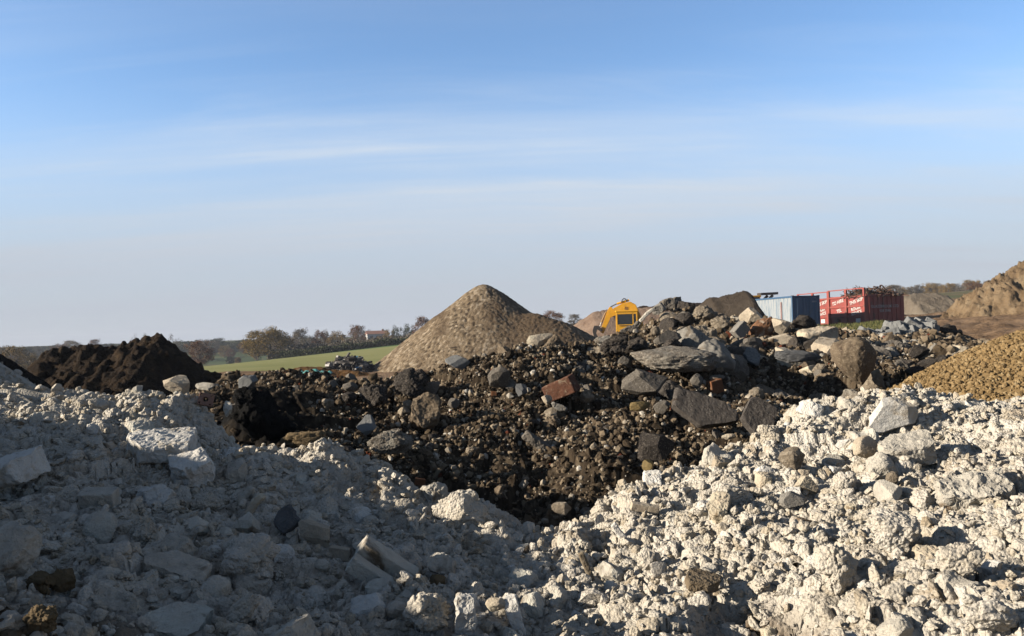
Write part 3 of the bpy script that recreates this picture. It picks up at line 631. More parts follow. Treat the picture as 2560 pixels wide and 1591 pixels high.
def rock(kind, seed, dims, sub=4, rough=1.0):
    """vertices (metres) and faces of one stone filling about the box dims"""
    rs = np.random.RandomState(seed * 7919 % 2 ** 31); dims = np.array(dims, float); off = rs.rand(3) * 50
    if kind in ('brick', 'slab', 'stick'):
        m = dims.max(); n = [int(np.clip(round(d / m * 40), 6, 40)) for d in dims]
        V, F = boxgrid(n); d = dims.copy()
        V = V * d; mn = dims.min()
        r = mn * (0.10 if kind == 'brick' else 0.30)
        inner = np.clip(V, -(d / 2 - r), d / 2 - r); e = V - inner; l = np.linalg.norm(e, axis=1, keepdims=True)
        V = inner + np.where(l > 1e-9, e / np.maximum(l, 1e-9), 0) * np.minimum(l, r)
        if kind == 'slab':   # broken outline, cut in the two long directions
            ax = np.argsort(dims)[1:]; th = np.arctan2(V[:, ax[1]] / d[ax[1]], V[:, ax[0]] / d[ax[0]])
            rad = np.hypot(V[:, ax[0]] / d[ax[0]], V[:, ax[1]] / d[ax[1]]) + 1e-9; k = np.ones(len(V))
            for _ in range(rs.randint(5, 8)):
                a = rs.rand() * 2 * np.pi; dist = rs.uniform(0.36, 0.52); c = np.cos(th - a) * rad
                k = np.minimum(k, np.where(c > dist, dist / np.maximum(c, 1e-9), 1))
            for a_ in ax: V[:, a_] *= k
        p = V / mn
        nrm = V / (np.linalg.norm(V, axis=1, keepdims=True) + 1e-9)
        a = {'brick': 0.05, 'slab': 0.17, 'stick': 0.14}[kind] * rough * mn
        V = V + np.stack([fbm(p * 1.3 + off + i * 9, 4, 3 + i, 0.6) for i in range(3)], 1) * a + np.stack([fbm(p * 5 + off + i * 7, 4, 23 + i, 0.65) for i in range(3)], 1) * a * 0.35
        if kind == 'stick': V[:, 2] += 0.12 * dims[2] * np.sin(V[:, 0] / dims[0] * 5 + rs.rand() * 6)
        return V, F
    V, F = ico(sub)
    if kind == 'clod':
        r = np.full(len(V), 0.62)
        for k, (n, a0, a1, h) in enumerate(((9, 0.5, 0.95, 0.40), (30, 0.22, 0.45, 0.20), (100, 0.10, 0.22, 0.11), (320, 0.05, 0.11, 0.055))):
            if k > sub - 2: continue
            c = rs.normal(size=(n, 3)); c /= np.linalg.norm(c, axis=1, keepdims=True); a = rs.uniform(a0, a1, n)
            ang = np.arccos(np.clip(V @ c.T, -1, 1)); r = r + h * np.sqrt(np.maximum(0, 1 - (ang / a[None]) ** 2)).max(1) * rs.uniform(0.7, 1.1)
        c = rs.normal(size=(9, 3)); c /= np.linalg.norm(c, axis=1, keepdims=True); q = V @ c.T; dd = rs.uniform(0.55, 0.95, 9)      # a few broken flat sides
        r = np.minimum(r, 0.10 * r + 0.90 * np.where(q > 1e-3, dd[None] / np.maximum(q, 1e-3), 9).min(1))
        V = V * r[:, None]; V = V * (1 + (0.24 if sub > 2 else 0.4) * fbm(V * 2.2 + off, 4, 5, 0.65))[:, None]
    elif kind == 'pebble':
        V = V * (1 + 0.22 * fbm(V * 0.9 + off, 2, 2))[:, None]
    elif kind == 'egg':
        V = V * (1 + 0.16 * fbm(V * 1.1 + off, 3, 4) + 0.06 * fbm(V * 5 + off, 4, 8, 0.65))[:, None]
        t = np.clip((V[:, 2] + 1) / 2, 0, 1); V[:, :2] *= (0.30 + 0.70 * t ** 0.7)[:, None]; V[:, 0] += 0.25 * (1 - t)
    else:                 # 'angular' broken faces, 'boulder' rounder
        n = 16 if kind == 'angular' else 26
        c = rs.normal(size=(n, 3)); c /= np.linalg.norm(c, axis=1, keepdims=True)
        dd = rs.uniform(0.60, 1.0, n) if kind == 'angular' else rs.uniform(0.74, 1.0, n)
        q = V @ c.T; r = np.where(q > 1e-3, dd[None] / np.maximum(q, 1e-3), 9).min(1); r = np.minimum(r, 1.25)
        if kind == 'boulder': r = 0.75 * r + 0.25
        V = V * r[:, None]
        k = (0.05 if kind == 'angular' else 0.09) * rough
        V = V * (1 + k * fbm(V * 1.4 + off, 3, 4) + k * 1.1 * fbm(V * 5 + off, 4, 8, 0.65))[:, None]
    return unit(V) * dims, F
def rotm(yaw, pitch, roll):
    return np.array(Matrix.Rotation(yaw, 3, 'Z') @ Matrix.Rotation(pitch, 3, 'X') @ Matrix.Rotation(roll, 3, 'Y'))
NSTONE = [100]
def stone(name, px, py, wpx, hpx, kind, mat, label, cat, roll=0, yaw=0, pitch=0, dr=0.8, D=None, sub=5, push=0.0, rough=1.0, group=None, which=None):
    """one block resting in a heap: wpx, hpx its size in the photograph, D how far off it lies (None: where its centre meets the heap)"""
    NSTONE[0] += 1
    if D is None: D = hit(px, py + hpx * 0.30, which) - push
    k = D / FPX; wd, ht = wpx * k, hpx * k
    V, F = rock(kind, NSTONE[0], (wd, max(min(wd, ht), 0.02) * dr if dr < 3 else dr - 3, ht), sub + (max(wpx, hpx) > 70), rough)
    Rm = rotm(R(yaw), R(pitch), R(roll))
    me = np_mesh(name, V @ Rm.T, F, kind in ('clod', 'boulder', 'pebble', 'egg'))
    if kind not in ('clod', 'boulder', 'pebble', 'egg'): me.polygons.foreach_set('use_smooth', np.zeros(len(F), bool))
    o = link(name, me, C[mat]); o.location = at(px, py, D)
    return tag(o, label, cat, group)
def scatter(name, n, region, size, variants, mat, label, seed, which, keep=None, power=2.0, sink=0.15, flat=(0.6, 1.0), tintr=None, soilp=0.0, kind='stuff'):
    """n loose stones lying on a heap, one mesh: nobody could count them"""
    rs = np.random.RandomState(seed)
    x = rs.uniform(region[0], region[1], n); y = rs.uniform(region[2], region[3], n)
    ok = np.ones(n, bool)
    px = x / np.maximum(y, 0.1)
    ok &= (np.abs(px) < 0.72) & (y > 1.5)
    if keep is not None: ok &= keep(x, y, rs)
    z = surf_z(x, y, which); ok &= (z > -5)
    ok &= surf_z(x, y) < z + 0.08
    x, y, z = x[ok], y[ok], z[ok]; n = len(x)
    sz = size[0] * (size[1] / size[0]) ** (rs.rand(n) ** power)
    vi = rs.randint(0, len(variants), n); Vs, Fs, Ts, Ss = [], [], [], []; base = 0
    for k, (V, F) in enumerate(variants):
        m = np.where(vi == k)[0]
        if not len(m): continue
        q = rs.normal(size=(len(m), 4)); q /= np.linalg.norm(q, axis=1, keepdims=True); a, b, c, d = q.T
        M = np.stack([1 - 2 * (c * c + d * d), 2 * (b * c - a * d), 2 * (b * d + a * c), 2 * (b * c + a * d), 1 - 2 * (b * b + d * d), 2 * (c * d - a * b), 2 * (b * d - a * c), 2 * (c * d + a * b), 1 - 2 * (b * b + c * c)], 1).reshape(-1, 3, 3)
        S = sz[m][:, None] * np.stack([np.ones(len(m)), rs.uniform(flat[0], flat[1], len(m)), rs.uniform(flat[0], flat[1], len(m))], 1)
        W = np.einsum('nij,vj,nj->nvi', M, V, S, optimize=True)
        P = np.stack([x[m], y[m], z[m] + sz[m] * (0.5 - sink) * 0.6], 1)
        W = W + P[:, None, :]
        Vs.append(W.reshape(-1, 3)); Fs.append((F[None] + (base + np.arange(len(m)) * len(V))[:, None, None]).reshape(-1, F.shape[1])); base += len(m) * len(V)
        t = rs.rand(len(m)) if tintr is None else tintr(rs, len(m)); Ts.append(np.repeat(t, len(V)))
        Ss.append(np.repeat((rs.rand(len(m)) < soilp) * 1.0, len(V)))
    me = np_mesh(name, np.concatenate(Vs), np.concatenate(Fs), False, np.concatenate(Ts), np.concatenate(Ss))
    return tag(link(name, me, mat), label, None, None, kind)

VAR_PEB = [tuple((lambda r: (unit(r[0]), r[1]))(rock('angular' if i % 2 else 'pebble', 300 + i, (1, 1, 1), 2, 0.8))) for i in range(8)]
VAR_PEB1 = [tuple((lambda r: (unit(r[0]), r[1]))(rock('angular', 320 + i, (1, 1, 1), 1, 0.8))) for i in range(6)]
VAR_CLOD = [tuple((lambda r: (unit(r[0]), r[1]))(rock('clod', 340 + i, (1, 1, 1), 3))) for i in range(8)]
VAR_CLOD2 = [tuple((lambda r: (unit(r[0]), r[1]))(rock('clod' if i % 2 else 'angular', 360 + i, (1, 1, 1), 2))) for i in range(8)]
VAR_SHARD = [tuple((lambda r: (unit(r[0]), r[1]))(rock('angular', 380 + i, (1, 1, 1), 3, 1.5))) for i in range(8)]
# crumbs over the pale heap
scatter('rubble', 34000, (-5.5, 5, 2.2, 8.4), (0.014, 0.085), VAR_CLOD2, M_chalk, 'pale crumbs and small lumps lying all over the front heap', 11, [SW], power=2.6, flat=(0.45, 0.95))
scatter('rubble', 8500, (-5.0, 4.8, 2.4, 8.2), (0.03, 0.14), VAR_SHARD, M_chalk, 'broken flat chips and shards lying over the front heap', 16, [SW], power=1.8, flat=(0.22, 0.8), sink=0.3)
# pebbles over the dark mound
scatter('pebbles', 120000, (-5, 7.5, 7.6, 16), (0.020, 0.10), VAR_PEB1, M_pebble, 'mixed pebbles and small broken stone covering the dark mound', 12, [SD], power=3.0,
        keep=lambda x, y, rs: rs.rand(len(x)) < np.clip(1.25 - (y - 9) / 9, 0.3, 1) * np.where((x < -0.8) & (y > 9.6), 0.45, 1) * np.clip(0.85 + 1.7 * fbm2(x * 0.9, y * 0.9, 3, 57), 0.5, 1) * (np.hypot((x - at(640, 1035, 9.9)[0]) / 0.8, (y - 9.9) / 0.9) > 1), soilp=0.015)
scatter('pebbles', 4200, (-4.5, 7, 7.8, 15), (0.05, 0.17), VAR_SHARD, M_pebble, 'broken angular pieces lying among the pebbles of the dark mound', 17, [SD], power=2.2, flat=(0.3, 0.85), sink=0.35, tintr=lambda rs, n: rs.rand(n) ** 1.6 * 0.75)
scatter('pebbles', 14000, (-1, 12, 14.5, 27), (0.04, 0.22), VAR_PEB1, M_pebble, 'broken stone lying over the far side of the dark mound', 14, [SD], power=2.2, soilp=0.02, tintr=lambda rs, n: np.clip(0.25 + 0.75 * rs.rand(n), 0, 1))
scatter('gravel', 34000, (3, 9.5, 7.3, 14), (0.03, 0.075), VAR_PEB1, M_yellow, 'coarse yellow stones covering the right-hand gravel heap', 13, [SY], power=1.2)

# ------------------------------------------------------------------ blocks of the pale heap, each a thing
def W_(*a, **k): return stone(*a, which=[SW], **k)
W_('concrete_slab', 411, 1112, 185, 50, 'slab', 'whiteslab', 'flat pale slab with a sunlit white top, upper one of two on the shaded slope', 'slab', roll=3, pitch=14, yaw=12, dr=3.42, push=0.15)
W_('concrete_slab', 478, 1172, 100, 66, 'slab', 'whiteslab', 'thick pale slab piece under the flat white topped slab', 'slab', roll=-14, pitch=20, yaw=25, dr=3.34, push=0.12)
W_('concrete_slab', 30, 1172, 200, 62, 'slab', 'whiteslab', 'big thick pale slab cut by the left edge', 'slab', roll=-12, pitch=12, yaw=-15, dr=3.4, push=0.12)
W_('concrete_slab', 18, 1385, 110, 140, 'slab', 'pale', 'rough pale slab standing on edge at the left edge, lower one', 'slab', roll=15, pitch=-30, dr=3.16, push=0.06)
W_('concrete_block', 443, 964, 66, 52, 'angular', 'cream', 'smooth pale concrete block like a leaning pyramid on the left crest', 'block', roll=4, dr=0.8, D=7.45)
W_('stone', 515, 966, 56, 20, 'angular', 'pale', 'flat pale stone lying just right of the pyramid shaped block', 'stone', D=8.6)
W_('stone', 570, 1022, 24, 40, 'angular', 'pale', 'small upright pale stone beside the black tar lump', 'stone', roll=-10, D=7.35)
W_('concrete_block', 248, 1247, 88, 46, 'brick', 'pale', 'squarish pale block lying flat among the shaded rubble', 'block', roll=2, pitch=20, dr=0.9, push=0.05)
W_('slab_piece', 402, 1245, 76, 66, 'slab', 'whiteslab', 'white plaster faced piece leaning in the shade below the two slabs', 'slab', roll=-22, pitch=-35, dr=3.08, push=0.06)
W_('chalk_lump', 513, 1262, 96, 58, 'clod', 'chalk', 'crumbly lump right of the leaning white plaster faced piece', 'lump', dr=0.9)
W_('stone', 251, 1322, 84, 86, 'boulder', 'pale', 'large rounded flat faced stone in the middle of the shaded slope', 'stone', pitch=-15, dr=0.5)
W_('chalk_lump', 362, 1331, 76, 80, 'clod', 'chalk', 'pointed crumbly lump beside the large rounded flat faced stone', 'lump', roll=15, dr=0.9)
W_('concrete_lath', 478, 1341, 66, 15, 'stick', 'pale', 'short narrow concrete lath above the long slab in the shade', 'lath', roll=-36, dr=1.2, push=0.05)
W_('concrete_slab', 437, 1426, 158, 42, 'slab', 'pale', 'long narrow concrete slab sloping to the right in the shade', 'slab', roll=21, pitch=15, dr=3.22, push=0.07)
W_('concrete_lath', 611, 1247, 68, 17, 'stick', 'pale', 'thin pale lath pointing steeply up, left one of a pair', 'lath', roll=-58, dr=1.2, push=0.08)
W_('concrete_lath', 637, 1262, 62, 20, 'stick', 'cream', 'broken pale lath pointing steeply up with a lit end, right one of a pair', 'lath', roll=-50, dr=1.2, push=0.1)
W_('split_stone', 620, 1312, 72, 60, 'angular', 'pale', 'split layered stone below the pair of thin laths', 'stone', roll=20, dr=0.8)
W_('chalk_lump', 627, 1395, 140, 120, 'clod', 'chalk', 'big crumbly lump with a sunlit top standing in the shaded rubble', 'lump', dr=0.9, push=0.12)
W_('chalk_lump', 603, 1530, 120, 60, 'clod', 'chalk', 'long crumbly lump with a lit edge leaning at the bottom left', 'lump', roll=-56, dr=1.0, push=0.08)
W_('concrete_slab', 440, 1568, 178, 56, 'slab', 'pale', 'wide pale slab cut by the bottom edge', 'slab', roll=8, pitch=20, dr=3.25, push=0.03)
W_('earth_clod', 100, 1458, 70, 58, 'clod', 'earthclod', 'earthy yellowish clod lit by the sun, left one above the brown soil', 'clod', push=0.10)
W_('earth_clod', 158, 1448, 72, 60, 'clod', 'earthclod', 'earthy yellowish clod lit by the sun, right one above the brown soil', 'clod', push=0.10)
W_('earth_clod', 105, 1548, 92, 84, 'clod', 'earthclod', 'large earthy clod in the bottom left corner', 'clod', push=0.05)
W_('stone', 63, 1505, 30, 18, 'boulder', 'pale', 'small pale stone on the brown soil in the bottom left', 'stone', push=0.06)
W_('concrete_block', 968, 1405, 160, 46, 'brick', 'pale', 'long weathered block in the shade, upper one of two side by side', 'block', roll=39, pitch=18, dr=0.9, push=0.10)
W_('concrete_block', 938, 1445, 150, 40, 'brick', 'pale', 'long rough block in the shade, lower one of two side by side', 'block', roll=37, pitch=10, dr=0.9, push=0.06)
W_('slab_piece', 1098, 1412, 80, 56, 'slab', 'pale', 'flat scallop edged stone plate right of the two long blocks', 'slab', roll=8, pitch=-30, dr=3.07, push=0.05)
W_('concrete_block', 1094, 1456, 44, 44, 'angular', 'earthclod', 'small tan block below the scallop edged stone plate', 'block', roll=35, push=0.06)
W_('concrete_block', 786, 1335, 90, 58, 'angular', 'cream', 'pinkish pale block overhanging a dark hollow in the shade', 'block', roll=12, dr=0.8, push=0.08)
W_('concrete_block', 848, 1384, 50, 30, 'brick', 'cream', 'small pale block below the overhanging pinkish block', 'block', roll=10, push=0.08)
W_('stone', 806, 1412, 42, 30, 'boulder', 'pale', 'rounded stone under the small pale block', 'stone', push=0.05)
W_('slate_piece', 713, 1302, 62, 62, 'slab', 'slate', 'dark grey slate like piece standing in the shade', 'slab', roll=-38, pitch=-35, dr=3.07, push=0.06)
W_('concrete_boulder', 1066, 1530, 122, 96, 'clod', 'chalk', 'big pale boulder at the bottom with lit crumbs on its right', 'boulder', dr=0.9, push=0.10)
W_('concrete_post', 1165, 1538, 116, 48, 'slab', 'whiteslab', 'stubby upright pale post with a sunlit face at the bottom', 'post', roll=-86, dr=3.16, push=0.10)
W_('stone', 1241, 1512, 56, 36, 'boulder', 'cream', 'round topped tan stone catching the sun between two bottom posts', 'stone', push=0.14)
W_('concrete_lath', 1288, 1545, 110, 30, 'slab', 'whiteslab', 'thin upright pale shard right of the round topped stone', 'shard', roll=-104, dr=3.09, push=0.10)
W_('chalk_lump', 1154, 1277, 150, 104, 'clod', 'chalk', 'large crumbly lump on the shaded crest beside the dark gully', 'lump', dr=0.9)
W_('stone', 926, 1306, 46, 34, 'boulder', 'pale', 'rounded stone half buried in the shaded slope below the crest', 'stone')
W_('stone', 987, 1524, 54, 44, 'boulder', 'pale', 'smooth stone left of the big pale boulder at the bottom', 'stone', push=0.03)
W_('wooden_stake', 1474, 1440, 122, 15, 'stick', 'wood', 'grey weathered wooden stake stuck in the rubble at the shadow edge', 'stake', roll=72, dr=1.0, push=0.12)
W_('painted_plank', 1612, 1270, 70, 20, 'brick', 'cream', 'short pale plank with a light blue side in the sunlit rubble', 'plank', roll=11, pitch=12, dr=0.9, push=0.08)
W_('stone', 1403, 1272, 50, 32, 'angular', 'rubble_brown', 'tan three cornered stone in the dark gully between the heaps', 'stone', D=6.55)
W_('concrete_lath', 1549, 1331, 54, 16, 'stick', 'whiteslab', 'small pale lath sloping down right below the light blue plank', 'lath', roll=48, push=0.06)
W_('driftwood', 1758, 1452, 94, 26, 'slab', 'wood', 'grey split board sticking out over a dark hollow', 'board', roll=8, pitch=10, dr=3.2, push=0.15)
W_('stone', 1619, 1167, 30, 34, 'angular', 'mustard', 'yellow brown stone on the crest between the white and dark heaps', 'stone', D=6.7)
W_('chalk_lump', 1622, 1398, 60, 60, 'clod', 'chalk', 'round knobbly lump left of the grey split board', 'lump', push=0.06)
W_('concrete_slab', 2266, 1128, 166, 56, 'slab', 'pale', 'long thick slab on the sunlit slope with shadow along its right', 'slab', roll=-11, pitch=15, dr=3.3, push=0.14)
W_('concrete_block', 2161, 1117, 66, 56, 'angular', 'cream', 'squat pale block just left of the long thick sunlit slab', 'block', dr=0.9, push=0.12)
W_('plaster_slab', 2222, 1036, 130, 88, 'angular', 'whiteslab', 'large smooth white plaster mass on the right crest', 'slab', roll=-12, dr=0.7, push=0.10, sub=5)
W_('chalk_lump', 2110, 1207, 64, 60, 'clod', 'chalk', 'round white lump in the middle of the sunlit slope', 'lump', push=0.06)
W_('concrete_block', 2012, 1212, 62, 50, 'angular', 'cream', 'yellowish white block left of the round white lump', 'block', push=0.06)
W_('concrete_block', 1984, 1250, 76, 42, 'angular', 'greylight', 'grey block with a whitish end on the sunlit slope', 'block', push=0.06)
W_('stone_plate', 2425, 1228, 190, 40, 'slab', 'pale', 'layered flaky stone plate near the right edge', 'slab', roll=-10, pitch=30, dr=3.25, push=0.03, rough=2)
W_('stone', 1981, 1148, 68, 62, 'boulder', 'rubble_brown', 'flat faced brownish round stone on the upper sunlit slope', 'stone', push=0.06)
W_('stone', 2231, 1196, 32, 36, 'boulder', 'rubble_brown', 'small dark brown knob above the flaky stone plate', 'stone', push=0.08)
W_('chalk_lump', 2240, 1330, 130, 110, 'clod', 'chalk', 'big knobbly white lump in the middle of the lower right slope', 'lump', push=0.08, sub=5)
W_('chalk_lump', 2400, 1400, 120, 80, 'clod', 'chalk', 'wide white lump with a shadowed notch, lower right', 'lump', push=0.08, sub=5)
W_('chalk_lump', 1830, 1235, 100, 64, 'clod', 'chalk', 'wide crumbly lump on the lit slope below the dark slabs', 'lump', push=0.06)
W_('chalk_lump', 2090, 1420, 110, 130, 'clod', 'chalk', 'tall white lump throwing a shadow over the dark brown hollow', 'lump', push=0.08, sub=5)
W_('chalk_lump', 2480, 1540, 140, 90, 'clod', 'chalk', 'large white lump in the bottom right corner', 'lump', push=0.05, sub=5)

# loose lumps that nothing tells apart
def lot(name, n, region, szs, kinds, mats, which, label, cat, group, seed, keep=None, sub=5, nvar=10, sink=0.25):
    rs = np.random.RandomState(seed); protos = []
    for i in range(nvar):
        V, F = rock(kinds[i % len(kinds)], seed * 31 + i, (1, rs.uniform(0.65, 1), rs.uniform(0.5, 0.9)), sub)
        me = np_mesh(name, V, F, kinds[i % len(kinds)] in ('clod', 'boulder')); me.materials.append(C[mats[i % len(mats)]]); protos.append(me)
    k = 0
    while k < n:
        x, y = rs.uniform(region[0], region[1]), rs.uniform(region[2], region[3])
        X, Y = np.array([x]), np.array([y]); z = surf_z(X, Y, which)[0]
        if abs(x / y) > 0.66 or z < surf_z(X, Y)[0] - 0.05 or (keep and not keep(x, y)): continue
        # only where the picture shows it
        d = np.array([x, y, z + 0.1]) - EYE; q = CR.T @ d; vx = PW / 2 + FPX * q[0] / -q[2]; vy = PH / 2 - FPX * q[1] / -q[2]
        if not (10 < vx < PW - 10 and vy < PH + 30): continue
        if 1430 < vx < 1660 and vy < 862: continue      # keep the view of the excavator open
        if vy - szs[1] * FPX / y * 0.5 < 806 and vx > 1800: continue
        if hit(vx, vy) < y - 0.6: continue
        s = szs[0] * (szs[1] / szs[0]) ** (rs.rand() ** 2.0)
        o = bpy.data.objects.new(name, protos[rs.randint(nvar)]); COL.objects.link(o)
        o.location = (x, y, z + s * (0.3 - sink)); o.rotation_euler = (rs.uniform(-0.6, 0.6), rs.uniform(-0.6, 0.6), rs.uniform(0, 6.28)); o.scale = (s, s, s)
        tag(o, label, cat, group); k += 1
lot('chalk_lump', 260, (0.3, 4.6, 3.2, 8), (0.06, 0.22), ('clod', 'slab', 'angular', 'clod', 'slab', 'angular', 'clod', 'stick'), ('chalk', 'whiteslab', 'chalk', 'chalk', 'cream', 'pale', 'chalk', 'pale'), [SW],
    'pale broken lump among many on the sunlit white slope', 'lump', 'pale lumps on the sunlit slope', 21)
lot('rubble_lump', 290, (-4.4, 0.3, 2.8, 8), (0.05, 0.23), ('clod', 'slab', 'angular', 'slab', 'clod', 'stick', 'angular', 'slab'), ('chalk', 'pale', 'chalk', 'whiteslab', 'chalk', 'pale', 'pale', 'chalk'), [SW],
    'pale broken lump among many on the shaded left slope', 'lump', 'pale lumps on the shaded slope', 22)

# ------------------------------------------------------------------ blocks of the dark mound, each a thing
def D_(*a, **k): return stone(*a, which=[SD], **k)
D_('concrete_slab', 1687, 898, 222, 60, 'boulder', 'speckled', 'long thick speckled concrete slab lying across the top of the dark mound', 'slab', roll=2, pitch=8, dr=3.75, push=0.45, rough=1.2)
D_('concrete_boulder', 1668, 846, 74, 42, 'angular', 'grey', 'flat grey boulder above the left half of the long speckled slab', 'boulder', roll=-5, push=0.2)
D_('concrete_slab', 1712, 834, 60, 30, 'slab', 'greylight', 'smooth pale slab leaning behind the flat grey boulder', 'slab', roll=-20, pitch=-25, dr=3.15, push=0.1)
D_('concrete_boulder', 1610, 958, 98, 80, 'angular', 'grey', 'angular grey concrete block under the left end of the long speckled slab', 'block', roll=28, push=0.3, sub=5)
D_('brick_lump', 1402, 972, 82, 44, 'brick', 'brick', 'red brick lump with a pale mortar end in the pebbly slope', 'brick', roll=-22, yaw=-25, pitch=8, dr=0.9, push=0.2)
D_('mortar_lump', 1367, 1000, 28, 26, 'angular', 'cream', 'pale mortar lump on the lower end of the red brick lump', 'lump', push=0.35)
D_('concrete_piece', 1397, 1019, 40, 18, 'slab', 'greylight', 'small grey slab piece sliding below the red brick lump', 'slab', roll=25, pitch=-15, dr=3.08, push=0.12)
D_('concrete_boulder', 1303, 976, 34, 34, 'angular', 'slate', 'small grey cube like stone left of the red brick lump', 'stone', roll=20, push=0.12)
D_('concrete_boulder', 1248, 943, 58, 54, 'angular', 'grey', 'five sided grey stone in the upper pebbly slope', 'stone', push=0.18)
D_('cobble', 1600, 1016, 52, 24, 'boulder', 'mustard', 'smooth mustard coloured oval cobble', 'cobble', push=0.15)
D_('concrete_boulder', 1654, 1019, 42, 38, 'angular', 'grey', 'grey stone right of the mustard oval cobble', 'stone', push=0.12)
D_('tarmac_slab', 1762, 1030, 166, 88, 'slab', 'darkslab', 'large flat dark tarmac slab facing the camera, left one of two', 'slab', roll=16, pitch=-24, dr=3.14, push=0.38, rough=0.5)
D_('tarmac_slab', 1898, 1040, 98, 98, 'slab', 'darkslab', 'large flat dark tarmac slab with a brown stain, right one of two', 'slab', roll=-8, pitch=-22, dr=3.14, push=0.42, rough=0.5)
D_('brick', 1787, 967, 34, 34, 'brick', 'orangebrick', 'orange brick end showing above the left dark tarmac slab', 'brick', roll=-12, yaw=20, push=0.25)
D_('stone', 1742, 955, 34, 42, 'boulder', 'grey', 'grey upright stone left of the orange brick end', 'stone', push=0.2)
D_('stone', 1793, 945, 40, 16, 'boulder', 'grey', 'flat grey stone resting on the orange brick end', 'stone', push=0.35)
D_('stone', 1893, 985, 40, 34, 'boulder', 'rubble_brown', 'brown knobbly stone above the right dark tarmac slab', 'stone', push=0.25)
D_('tarmac_lath', 1345, 1108, 84, 24, 'slab', 'grey', 'long narrow dark slab sloping to the right low in the pebbles', 'slab', roll=36, pitch=10, dr=3.12, push=0.12)
D_('tarmac_boulder', 1640, 1115, 96, 72, 'angular', 'asphalt', 'dark boulder with pale chips above the white slope', 'boulder', push=0.3, sub=5)
D_('stone', 1822, 1092, 36, 15, 'boulder', 'cream', 'small white oval stone below the right dark tarmac slab', 'stone', push=0.15)
D_('tarmac_clod', 1466, 990, 40, 36, 'clod', 'rubble_brown', 'rough tan clod left of the angular grey block', 'clod', push=0.12)
D_('tarmac_boulder', 1562, 906, 38, 34, 'boulder', 'grey', 'round dark grey boulder left of the long speckled slab', 'boulder', push=0.15)
D_('tarmac_clod', 1536, 864, 74, 58, 'clod', 'asphalt', 'rough dark tarmac clod, left one of two on the ridge below the excavator', 'clod', push=0.25)
D_('tarmac_clod', 1594, 868, 66, 52, 'clod', 'asphalt', 'rough dark tarmac clod, right one of two on the ridge below the excavator', 'clod', push=0.25)
D_('chalk_rubble', 1512, 856, 56, 34, 'clod', 'greylight', 'pile of pale grey crumbled mortar on the ridge below the excavator', 'lump', push=0.15)
D_('stone_boulder', 1351, 852, 70, 34, 'angular', 'cream', 'pale tan boulder at the foot of the shingle heap', 'boulder', roll=-8, push=0.1, D=12.2)
D_('stone_boulder', 1878, 794, 60, 50, 'angular', 'cream', 'pale cream boulder on the skyline before the grey soil heap', 'boulder', roll=14, D=17.5)
D_('stone_boulder', 1904, 826, 78, 52, 'boulder', 'rust', 'rust stained boulder leaning below the pale cream boulder', 'boulder', roll=-38, D=16.6, sub=5)
D_('concrete_block', 1850, 827, 40, 30, 'brick', 'greylight', 'small grey block left of the rust stained boulder', 'block', roll=-42, yaw=20, D=16.4)
D_('stone_boulder', 1785, 856, 62, 30, 'angular', 'rubble_brown', 'flat tan stone left of the small grey block', 'stone', push=0.2)
D_('concrete_boulder', 1874, 860, 66, 32, 'angular', 'grey', 'grey flat stone below the rust stained boulder', 'stone', push=0.25)
D_('concrete_slab', 1880, 892, 42, 42, 'slab', 'stonegrey', 'smooth light grey triangular slab piece', 'slab', roll=20, pitch=-20, dr=3.12, push=0.2)
D_('concrete_slab', 1680, 760, 58, 30, 'slab', 'grey', 'grey slab lying on the far hilltop beside the grey soil heap', 'slab', roll=-8, D=24.0, dr=3.5)
D_('concrete_slab', 1648, 772, 36, 22, 'slab', 'greylight', 'pale slab tilted below the hilltop grey slab', 'slab', roll=-30, D=23.4, dr=3.4)
D_('concrete_slab', 1712, 768, 44, 22, 'slab', 'asphalt', 'dark slab right of the hilltop grey slab', 'slab', roll=12, D=23.6, dr=3.5)
D_('concrete_beam', 1616, 788, 46, 9, 'stick', 'pale', 'long pale beam sticking up to the right beside the excavator, upper one', 'beam', roll=-40, D=21.5, dr=1.2)
D_('concrete_beam', 1588, 822, 40, 13, 'stick', 'grey', 'short grey beam leaning steeply beside the excavator, lower one', 'beam', roll=-58, D=18.8, dr=1.2)
D_('concrete_slab', 1571, 828, 44, 20, 'slab', 'grey', 'grey flat slab under the excavator left of the leaning beams', 'slab', roll=-25, pitch=-20, D=18.6, dr=3.15)
D_('concrete_block', 1638, 828, 24, 26, 'boulder', 'rubble_brown', 'rounded block sitting on the brown slope', 'block', push=0.25)
D_('concrete_boulder', 1762, 784, 52, 42, 'clod', 'rubble_brown', 'crumbly tan concrete lump in front of the grey soil heap, upper one', 'lump', push=0.3)
D_('concrete_boulder', 1800, 808, 54, 40, 'clod', 'rubble_brown', 'crumbly tan concrete lump in front of the grey soil heap, lower one', 'lump', push=0.3)
D_('stone_boulder', 1952, 817, 44, 44, 'angular', 'cream', 'pale lump at the left end of the boulders before the blue container', 'boulder', D=16.2)
D_('tarmac_clod', 2010, 808, 68, 42, 'clod', 'asphalt', 'dark rough clod before the corner of the blue container', 'clod', D=16.4)
D_('concrete_slab', 2046, 838, 98, 30, 'slab', 'cream', 'long pale slab below the dark rough clod', 'slab', roll=-6, pitch=8, D=15.8, dr=3.6)
D_('concrete_slab', 1966, 850, 94, 32, 'angular', 'cream', 'flat pale stone left of the long pale slab', 'slab', D=15.2)
D_('tarmac_boulder', 2040, 862, 66, 30, 'angular', 'asphalt', 'dark flat boulder below the long pale slab', 'boulder', push=0.2)
D_('concrete_boulder', 2137, 904, 106, 124, 'egg', 'brown', 'great brown egg shaped boulder narrowing to its foot', 'boulder', roll=-4, dr=0.8, D=12.2, sub=5)
